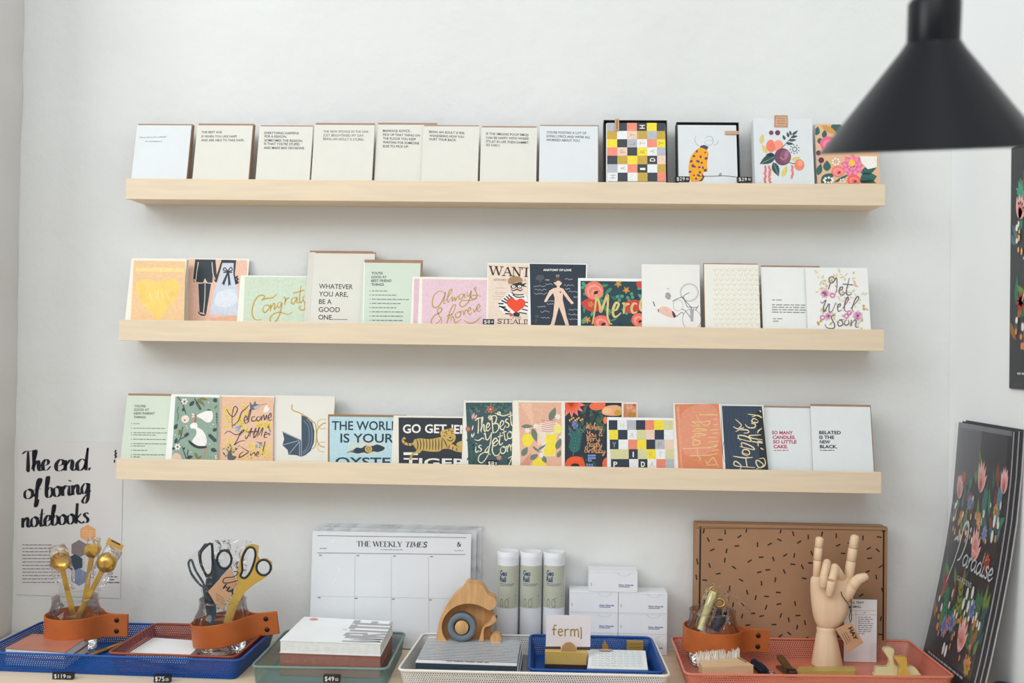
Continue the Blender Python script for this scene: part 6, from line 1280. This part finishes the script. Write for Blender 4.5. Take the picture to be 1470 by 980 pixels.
# three cardboard tubes
sage = mat('sage_label', 'b9bbaa', .65, vary=.03); tubew = mat('tube_white', 'e3e5ea', .55, vary=.015)
for i, (xc, lab) in enumerate(((728.8, 'white cardboard tube with sage label, leftmost of three, beside the bear dispenser'), (762, 'white cardboard tube with sage label, middle of the three'), (795.2, 'white cardboard tube with sage label, rightmost of three, beside the box stack'))):
    c = at(xc, 850, y=-.030); r = .0198; c = Vector((c.x, -.030, 0)); zt = .9090
    t = empty('cardboard_tube', (c.x, c.y, TZ+.0004), lab, 'tube', 'white cardboard tubes')
    b = MB(); b.lathe([(.0001, TZ+.0006), (r-.0004, TZ+.0006), (r, TZ+.0012), (r, TZ+.06), (r, zt-.012)], tubew, (c.x, c.y, 0), 40); b.build('tube', t)
    b = MB(); b.lathe([(r+.0003, zt-.0120), (r+.0004, zt-.001), (r-.001, zt), (r-.003, zt-.0004), (r-.0045, zt-.003), (.0001, zt-.003)], tubew, (c.x, c.y, 0), 40); b.build('cap', t)
    zl1, zl0 = at(xc, 812.5, y=-.05).z, at(xc, 873, y=-.05).z
    class Cyl:
        def __init__(s, c, r): s.c, s.r = c, r
        def hit(s, u, v, off=0): w = -PI/2+(u-500)/1000*2.2; return Vector((s.c.x+(s.r+off)*math.cos(w), s.c.y+(s.r+off)*math.sin(w), zl1+(zl0-zl1)*v/1000))
    cy = Cyl(c, r); a = Art(cy); b = a.mb
    b.loft([[cy.hit(u, v, .0003) for u in range(-40, 1041, 40)] for v in (0, 1000)], sage, cap=False, smooth=True, closed=False); a.k = 26
    nv = '2f4b78'; a.text(nv, 'Geo', (165, 230), (480, 230), 130, .03); a.text(nv, 'Rail', (165, 375), (440, 375), 130, .03); a.bars('5f6c84', 170, 425, [650, 540], 40, 14, 0, 2)
    a.strokes('55604f', [circle(260, 880, 60, 85, 14), circle(480, 880, 75, 95, 14)], 10, False, closed=True); a.strokes('55604f', [[(250, 790), (560, 760), (860, 700)], [(500, 780), (860, 720)], [(540, 960), (860, 880)], [(520, 850), (860, 800)]], 10, False)
    b.build('label', t, recalc=False)

# stack of seven small white boxes
bw = mat('box_white', 'e9eaee', .5, vary=.012, coat=.1); yF = -.052; hb = .0365
def carton(x0, k, lab):
    z0 = TZ+.0006+k*(hb+.0003); x1 = x0+.0868
    t = empty('small_carton', (x0+.0434, yF+.02, z0), lab, 'box', 'small white cartons')
    b = MB(); b.box(x0, x1, yF, -.008, z0, z0+hb, bw); b.build('carton', t, bevel=.0007)
    a = Art(flat_front(x0, x1, yF, z0, z0+hb)); a.k = 12
    a.stroke('b5b7c0', [(590+130*(1-math.cos(q)), 40+170*math.sin(q)*.95) for q in [PI*i/14 for i in range(15)]], 8, False)
    a.text('3a4a92', 'Geo Stands', (610, 665), (915, 665), 62, .03); a.bars('6f78a8', 612, 725, [290], 1, 34, 0, 2); a.strokes('8f92a0', [[(58, 560), (48, 600), (60, 640), (48, 690), (58, 720)]], 9)
    a.stroke('c3c5cc', [(0, 40), (1000, 40)], 7, False)
    a.mb.build('printed_front', t, recalc=False)
xl_ = .1352
for k, row in enumerate(('bottom', 'second', 'third')):
    carton(xl_, k, 'left small white carton in the %s row of the stack, counted from the table' % row); carton(xl_+.0874, k, 'right small white carton in the %s row of the stack, counted from the table' % row)
carton(xl_+.0340, 3, 'single small white carton crowning the stack')

# kraft box with dashes
kr = mat('kraft_board', 'a67f60', .8, vary=.05, vscale=18, bump=.05, bscale=120)
x0, x1, y0, z1 = .3600, .6985, -.041, .9658
t = empty('kraft_box', ((x0+x1)/2, y0+.018, TZ+.0006), 'brown kraft box printed with short black dashes, behind the wooden hand', 'box')
b = MB(); b.box(x0, x1, y0, -.006, TZ+.0006, z1, kr); b.build('box', t, bevel=.0012)
a = Art(Plane((0, y0, 0), (0, -1, 0))).frame(940, 740, 4.083); a.k = 16; rnd = random.Random(21); lst = []; pts = []
while len(lst) < 118:
    x, y = rnd.uniform(285, 1335), rnd.uniform(80, 720)
    if all((x-q[0])**2+(y-q[1])**2 > 52**2 for q in pts):
        pts.append((x, y)); th = rnd.choice((0, .1, -.15, 1.45, 1.7, .6, -.5, 1.2, -1.3))+rnd.uniform(-.1, .1); d = Vector((math.cos(th), math.sin(th)))*14
        lst.append([(x-d.x, y-d.y), (x+d.x, y+d.y)])
a.strokes('2a221e', lst, 7.5, False); a.strokes('1f1815', [[(268, 60), (262, 520), (258, 730)], [(1342, 80), (1338, 730)]], 9, False); a.strokes('7d5d45', [[(240, 52), (1360, 66)], [(242, 72), (1355, 84)]], 5, False)
a.strokes('2a221e', [[(246, 250), (252, 285)], [(241, 345), (246, 375)], [(1352, 90), (1330, 92)]], 7, False)
a.mb.build('printed_front', t, recalc=False)
b = MB(); b.box(x0+.002, x1-.002, y0-.0011, y0-.0003, z1-.0045, z1+.0004, kr); b.build('lid_edge', t)
# info card leaning on the box
yy = -.066; f8 = (1140, 755, 4.78); a = Art(Plane((0, yy, 0), (0, -1, 0))).frame(*f8); A = at(1140+345/4.78, 755+500/4.78, y=yy); Bq = at(1140+566/4.78, 755+790/4.78, y=yy)
a.mb.box(A.x, Bq.x, yy, yy+.0010, ZB+.0002, A.z, wht); a.k = 8; a.text('4a4e5c', 'METAL TRAY', (352, 532), (480, 532), 17, .02); a.text('4a4e5c', 'SMALL', (398, 560), (462, 560), 17, .02)
a.strokes('c2a5a5', [[(350, 578), (562, 580)], [(425, 580), (425, 760)], [(350, 606), (562, 608)]], 2.5, False); a.bars('8b8d96', 438, 625, [100, 102, 98, 102, 100, 96, 102, 90, 60], 14, 5, 0, 4); a.bars('8b8d96', 475, 593, [30], 1, 5)
tag(a.mb.build('info_card', loc=(A.x, yy, ZB), recalc=False), 'small white printed info card standing at the kraft box, right of the wooden hand', 'card')

# ---------------------------------------------------------------- jointed wooden hand
hw = mat('pale_hand_wood', 'e6c8a6', .45, vary=.05, vscale=10, wood=(10, 10, 1.2), spec=.35); groove = mat('joint_line', '5b4030', .7)
yH = -.088; kh = 1.748/FPX/4.78
def H(x, y, yy=yH): return at(f8[0]+x/f8[2], f8[1]+y/f8[2], y=yy)
zb0 = ZB+.0003; cb = H(228, 960)
t = empty('wooden_hand', (cb.x, yH, zb0), 'jointed pale wooden hand with index and little finger raised, on a cone stand', 'wooden hand')
b = MB(); zt = H(222, 690).z; b.lathe([(.0001, 0), (102*kh, .0002), (103*kh, .002), (66*kh, zt-zb0-.012), (63*kh, zt-zb0-.010), (64*kh, zt-zb0-.003), (60*kh, zt-zb0), (.0001, zt-zb0)], hw, (cb.x-.0005, yH, zb0), 40)
for i in range(len(b.v)):                                           # the forearm leans a touch
    v = b.v[i]; q = (v.z-zb0)/(zt-zb0); b.v[i] = Vector((v.x+(H(222, 690).x-cb.x)*q, v.y, v.z))
b.build('forearm_stand', t)
sec = [(692, 172, 288, .010), (684, 158, 300, .0125), (660, 146, 326, .0150), (620, 133, 352, .0165), (570, 124, 376, .0170), (510, 116, 398, .0168), (450, 112, 408, .0155), (400, 111, 408, .0140), (362, 113, 404, .0120), (346, 122, 392, .0095), (338, 140, 372, .006)]
rings = []
for y, xa, xb, d in sec:
    A, Bq = H(xa, y), H(xb, y); cx, rx = (A.x+Bq.x)/2, (Bq.x-A.x)/2
    rings.append([Vector((cx+rx*math.copysign(abs(math.cos(q))**.85, math.cos(q)), yH+d*math.copysign(abs(math.sin(q))**.85, math.sin(q)), A.z)) for q in [2*PI*k/32 for k in range(32)]])
b = MB(); b.loft(rings, hw); b.build('palm', t)
def finger(name, joints, lab=None):
    """joints: (x, y, depth, radius) in crop units; rounded wooden segments with dark joint lines"""
    b = MB(); P_ = [(H(x, y, yH+dy), r*kh) for x, y, dy, r in joints]
    for i in range(len(P_)-1):
        (p, r0), (q, r1) = P_[i], P_[i+1]; ax = (q-p).normalized(); L = (q-p).length; last = i == len(P_)-2
        up = Vector((0, 1, 0)) if abs(ax.y) < .9 else Vector((1, 0, 0)); s1 = ax.cross(up).normalized(); s2 = ax.cross(s1)
        prof = [(0, r0*.88), (.03, r0)]+[(.5, (r0+r1)/2), (.97 if not last else .82, r1)]+([(1, r1*.9)] if not last else [(.93, r1*.78), (.985, r1*.42), (1, r1*.06)])
        b.loft([[p+ax*(L*f)+(s1*math.cos(a_)+s2*math.sin(a_))*rr_ for a_ in [2*PI*k/20 for k in range(20)]] for f, rr_ in prof], hw)
        if i and name != 'thumb' and p.y > yH-.02 and ax.dot((p-P_[i-1][0]).normalized()) > .7: b.loft([[p+ax*o+(s1*math.cos(a_)+s2*math.sin(a_))*(r0*.93) for a_ in [2*PI*k/20 for k in range(20)]] for o in (-.0006, .0006)], groove)
        if i and (name == 'thumb' or ax.dot((p-P_[i-1][0]).normalized()) < .7): b.sphere(p, r0*.98, hw, 16)
    o = b.build(name, t)
    if lab: o['label'] = lab
finger('finger', [(154, 345, 0, 25), (160, 232, 0, 27), (168, 145, 0, 27), (177, 72, 0, 27)], 'raised little finger')
finger('finger', [(372, 358, 0, 31), (392, 238, 0, 32), (405, 150, 0, 31), (420, 58, 0, 29)], 'raised index finger')
finger('finger', [(205, 372, -.004, 27), (226, 252, -.012, 27), (206, 330, -.0255, 26), (192, 428, -.023, 23)], 'folded ring finger')
finger('finger', [(330, 362, -.002, 32), (278, 288, -.014, 33), (256, 375, -.0275, 30), (238, 488, -.0235, 26)], 'folded middle finger')
finger('thumb', [(345, 500, -.006, 42), (392, 412, -.010, 42), (440, 365, -.011, 35), (508, 340, -.012, 26)])
pt = Plane((0, yH-.0225, 0), (0, -1, 0)); a = Art(pt).frame(*f8); plate(a.mb, [(376, 662), (398, 668), (475, 800), (365, 868), (345, 800), (283, 705)], yH-.0225, .0010, mat('kraft_tag', 'c59a78', .8, vary=.06, vscale=40), f8); a.k = 36
a.text('2c2624', 'HAY', (372, 700), (415, 785), 30, .04); a.strokes('6f5340', [[(355, 725), (390, 790)], [(340, 730), (378, 800)], [(328, 738), (366, 812)]], 3.5, False)
root = tag(a.mb.build('swing_tag', loc=H(380, 665, yH-.0225), recalc=False), 'kraft swing tag with black capitals hanging on a cord from the wooden hand', 'tag', 'kraft swing tags')
b = MB(); b.tube([H(x, y, yH+d) for x, y, d in ((322, 448, -.0175), (330, 478, -.0195), (355, 512, -.0200), (378, 545, -.021), (386, 580, -.022), (378, 620, -.0232), (384, 660, -.0238), (394, 640, -.0232), (392, 590, -.022), (392, 520, -.018), (390, 488, -.012))], .00075, blk, 8); b.sphere(H(382, 555, yH-.0215), .0022, blk, 10); b.build('cord', root)

# ---------------------------------------------------------------- small things in the coral tray
f9 = (970, 820, 6.125); beech = mat('beech_block', 'd9b992', .55, vary=.07, vscale=10, wood=(2, 12, 12))
zt = ZB+.0275; tp = [at(f9[0]+x/f9[2], f9[1]+y/f9[2], z=zt) for x, y in ((240, 842), (200, 785), (565, 755), (688, 826))]
t = empty('wooden_brush', (tp[0].x, tp[0].y, ZB), 'wooden block brush with white bristles lying before the right jar', 'brush')
b = MB(); quad_block(b, tp, zt-.0165, beech); b.build('block', t, bevel=.0018)
b = MB(); sl = [tp[1]+(tp[2]-tp[1])*.86, tp[2]+(tp[3]-tp[2])*.10, tp[2]+(tp[3]-tp[2])*.62, tp[1]+(tp[2]-tp[1])*.86+(tp[3]-tp[2])*.6]
b.tube([sl[0]*.5+sl[1]*.5+Vector((0, 0, .0003)), sl[2]*.6+sl[3]*.4+Vector((0, 0, .0003))], .0012, mat('slot_dark', '8a6a4a', .8), 6); b.build('slot', t)
b = MB(); rnd = random.Random(6); bm_ = mat('white_bristle', 'ece3d6', .7); BL, BR = tp[1], tp[2]
for i in range(420):
    q = rnd.random(); d = rnd.random(); p = BL+(BR-BL)*q+Vector((0, .0006+.004*d, -.008-.004*rnd.random())); e = p+Vector((rnd.uniform(-.006, .004), .003+rnd.uniform(0, .006), .017+rnd.uniform(-.004, .006)))
    b.tube([p, (p+e)/2+Vector((0, 0, .002)), e], [.0008, .0007, .0003], bm_, 4, cap=False)
o = b.build('bristles', t, recalc=False); o['kind'] = 'stuff'
nt_ = mat('navy_thread', '1b2436', .8, vary=.15, vscale=90); g = lambda x, y, z: at(f9[0]+x/f9[2], f9[1]+y/f9[2], z=z)
t = empty('navy_tassel', g(740, 850, ZB), 'dark navy tassel with a small metal ring, right of the wooden brush', 'tassel')
b = MB(); c0 = g(690, 800, ZB+.010); c1 = g(790, 890, ZB+.008); ax = c1-c0
for k in range(26):
    a_ = 2*PI*k/26; rr_ = .0085*(.4+.6*((k*7) % 5)/5); off = Vector((rr_*math.cos(a_), rr_*.6, rr_*.8*math.sin(a_)))
    b.tube([c0+off*.35, c0+ax*.3+off, c0+ax*.7+off*1.05, c1+off*.8], .0016, nt_, 5)
b.sphere(c0, .0065, nt_, 14); b.build('threads', t)
b = MB(); cr = g(840, 892, ZB+.003); b.tube([cr+Vector((.006*math.cos(q), .0045*math.sin(q), .0004)) for q in [2*PI*k/16 for k in range(16)]], .0010, steel, 6, closed=True); b.build('ring', t)
f10 = (1090, 880, 5.654); g = lambda x, y, z: at(f10[0]+x/f10[2], f10[1]+y/f10[2], z=z); ob = mat('aged_brass', '7d6a45', .4, .7, vary=.15, vscale=40)
t = empty('stapler', g(220, 430, ZB), 'small aged brass stapler with a chrome nose lying in the coral tray', 'stapler')
p0, p1 = g(160, 365, ZB+.016), g(262, 478, ZB+.010); ax = (p1-p0).normalized(); sd = ax.cross(Vector((0, 0, 1))).normalized(); up = sd.cross(ax)
b = MB(); b.loft([[p0+ax*(f*(p1-p0).length)+sd*(sx*w_)+up*(sz*h_+lift) for sx, sz in ((-1, -1), (1, -1), (1, 1), (-1, 1))] for f, w_, h_, lift in ((0, .0045, .0018, .005), (.1, .006, .003, .004), (.8, .006, .003, .0005), (1, .0055, .0025, 0))], ob, smooth=False); b.build('arm', t, bevel=.0006)
b = MB(); b.loft([[p0+ax*(f*(p1-p0).length)+sd*(sx*.0055)+Vector((0, 0, ZB+.0022+sz*.0018-p0.z+(p0.z-p1.z)*f)) for sx, sz in ((-1, -1), (1, -1), (1, 1), (-1, 1))] for f in (0, 1)], ob, smooth=False); b.build('base', t, bevel=.0005)
b = MB(); b.loft([[p1+ax*dx+sd*(sx*.0068)+up*(sz*h_) for sx, sz in ((-1, -1), (1, -1), (1, 1), (-1, 1))] for dx, h_ in ((-.006, .0045), (.001, .0055), (.006, .0048), (.0075, .0030))], mat('dark_chrome', '55565a', .15, 1), smooth=False); b.build('nose', t, bevel=.001)
zt = ZB+.0125; tp = [g(x, y, zt) for x, y in ((305, 470), (318, 432), (770, 428), (784, 468))]; b = MB(); quad_block(b, tp, ZB+.0003, mat('olive_brass', 'bfa85c', .35, .15, vary=.08, vscale=20))
tag(b.build('brass_bar', loc=(tp[0].x, tp[0].y, ZB), bevel=.002), 'long olive gold bar lying at the front of the coral tray, below the wooden hand', 'bar')
# two brass hooks in clear bags
f11 = (1225, 900, 12.25); pale_b = mat('pale_brass', 'e3d9a0', .35, .35, vary=.05); gold_b = mat('gold_brass', 'dcb04a', .3, .6, vary=.06)
def hook(lst, y, lean, m, lab, name='brass_hook'):
    q = [tuple(p) for p in catmull(lst, 4, True)]; b = MB(); plate(b, q, y, .009, m, f11); zmin = min(v.z for v in b.v)
    b.v = [Vector((v.x, v.y+(v.z-zmin)*lean, v.z-zmin+ZB+.0006)) for v in b.v]; c = sum(b.v, Vector())/len(b.v)
    o = tag(b.build(name, loc=(c.x, y, ZB), bevel=.0016), lab, 'hook', 'brass hooks in clear bags'); return o
o1 = hook([(375, 770), (400, 700), (450, 680), (600, 680), (650, 640), (660, 580), (620, 500), (585, 440), (610, 400), (680, 385), (760, 405), (770, 450), (745, 500), (735, 600), (780, 670), (900, 690), (1060, 680), (1120, 720), (1150, 780), (1120, 810), (400, 812)], -.136, .5, pale_b, 'pale brass hook with a wide foot, bagged in the coral tray')
o2 = hook([(785, 560), (800, 545), (950, 548), (972, 565), (965, 640), (955, 720), (980, 790), (1040, 850), (1030, 880), (810, 880), (800, 850), (835, 780), (840, 700), (795, 620)], -.149, .45, gold_b, 'deep gold hook standing in front of the pale brass one')
for o, (xa, ya, xb, yb2, yy) in ((o1, (290, 300, 1180, 830, -.141)), (o2, (720, 400, 1010, 880, -.154))):
    A = at(f11[0]+xa/f11[2], f11[1]+ya/f11[2], y=yy); Bq = at(f11[0]+xb/f11[2], f11[1]+yb2/f11[2], y=yy); b = MB(); n = 10; vs = []; rnd = random.Random(4)
    for r in range(n+1):
        for c_ in range(n+1):
            u = A.x+(Bq.x-A.x)*c_/n; hgt = (A.z-Bq.z)*r/n; tp_ = 1-.35*(r/n)**2*abs(c_/n-.5)
            vs.append((((u-(A.x+Bq.x)/2)*tp_)+(A.x+Bq.x)/2, yy-.004+hgt*.5+rnd.uniform(-.0015, .0015), ZB+.001+hgt))
    b.add(vs, [(r*(n+1)+c_, r*(n+1)+c_+1, (r+1)*(n+1)+c_+1, (r+1)*(n+1)+c_) for r in range(n) for c_ in range(n)], clear('hook_film', (.94, .93, .94), .12, .22, .35, 30), True); b.build('clear_bag', o)
# wrapped brass pieces in the right jar
yJ = JC[1]; f12 = (970, 820, 6.125); hh = lambda x, y, d=0: at(f12[0]+x/f12[2], f12[1]+y/f12[2], y=yJ+d)
t = empty('wrapped_opener', Vector((JC[0], yJ, ZB+.008)), 'pale gold rod in a crumpled clear bag standing in the right jar', 'opener')
p0, p1 = hh(335, 175, -.006), hh(215, 510, -.012); b = MB(); b.tube([p0, p0+(p1-p0)*.1, p0+(p1-p0)*.6, p1], [.0062, .0072, .0066, .006], pale_b, 16); b.build('rod', t); b = MB(); b.tube([hh(330, 165, -.006)+Vector((.006*math.cos(q), 0, .006*math.sin(q))) for q in [2*PI*k/14 for k in range(14)]], .0018, brass, 8, closed=True); b.build('eyelet', t)
pouch('clear_bag', t, hh(345, 105, -.006), hh(205, 560, -.012), .0135, .008)
t = empty('wrapped_ring', Vector((JC[0]+.012, yJ+.006, ZB+.008)), 'brass ring with a dark clip in a clear bag, right part of the right jar', 'ring')
b = MB(); c_ = hh(385, 275, .004); b.tube([c_+Vector((.0085*math.cos(q), .002*math.sin(q), .0065*math.sin(q))) for q in [2*PI*k/20 for k in range(20)]], .0026, brass, 8, closed=True); b.build('ring', t)
b = MB(); p0, p1 = hh(385, 330, .002), hh(330, 510, 0); b.tube([p0, (p0+p1)/2+Vector((.003, 0, 0)), p1], [.004, .0075, .006], mat('dark_clip', '3a3e48', .5, vary=.2, vscale=120), 10); b.tube([hh(440, 360, .002), hh(420, 430, .002), hh(360, 520, 0)], [.003, .004, .004], nt_, 8); b.build('clip', t)
pouch('clear_bag', t, hh(420, 190, .004), hh(340, 560, .002), .0165, .008)
b = MB(); vs = []; n = 8; rnd = random.Random(2)
for r in range(n+1):
    x_, y_, w_ = 440+(660-440)*r/n, 170+(370-170)*(r/n)**1.4, 46*(1-.7*r/n)
    for k in range(4): q = hh(x_-w_*.4+w_*(k/3)*1.1, y_+w_*(1.2-k/1.6)*.9, .006+rnd.uniform(-.002, .002)); vs.append(q)
b.add(vs, [(r*4+k, r*4+k+1, (r+1)*4+k+1, (r+1)*4+k) for r in range(n) for k in range(3)], film, True); b.build('bag_tail', t)
# rounded dark blue object of unknown kind at the very corner
c_ = at(1440, 992, z=TZ+.02); b = MB(); b.lathe([(.0001, .034), (.012, .032), (.022, .024), (.025, .012), (.024, 0), (.0001, 0)], mat('dark_blue_enamel', '22324a', .4), (c_.x, c_.y, TZ+.0004), 28)
tag(b.build('round_paperweight', loc=(c_.x, c_.y, TZ)), 'rounded dark blue object at the lower right corner, beside the leaning calendars', 'paperweight')
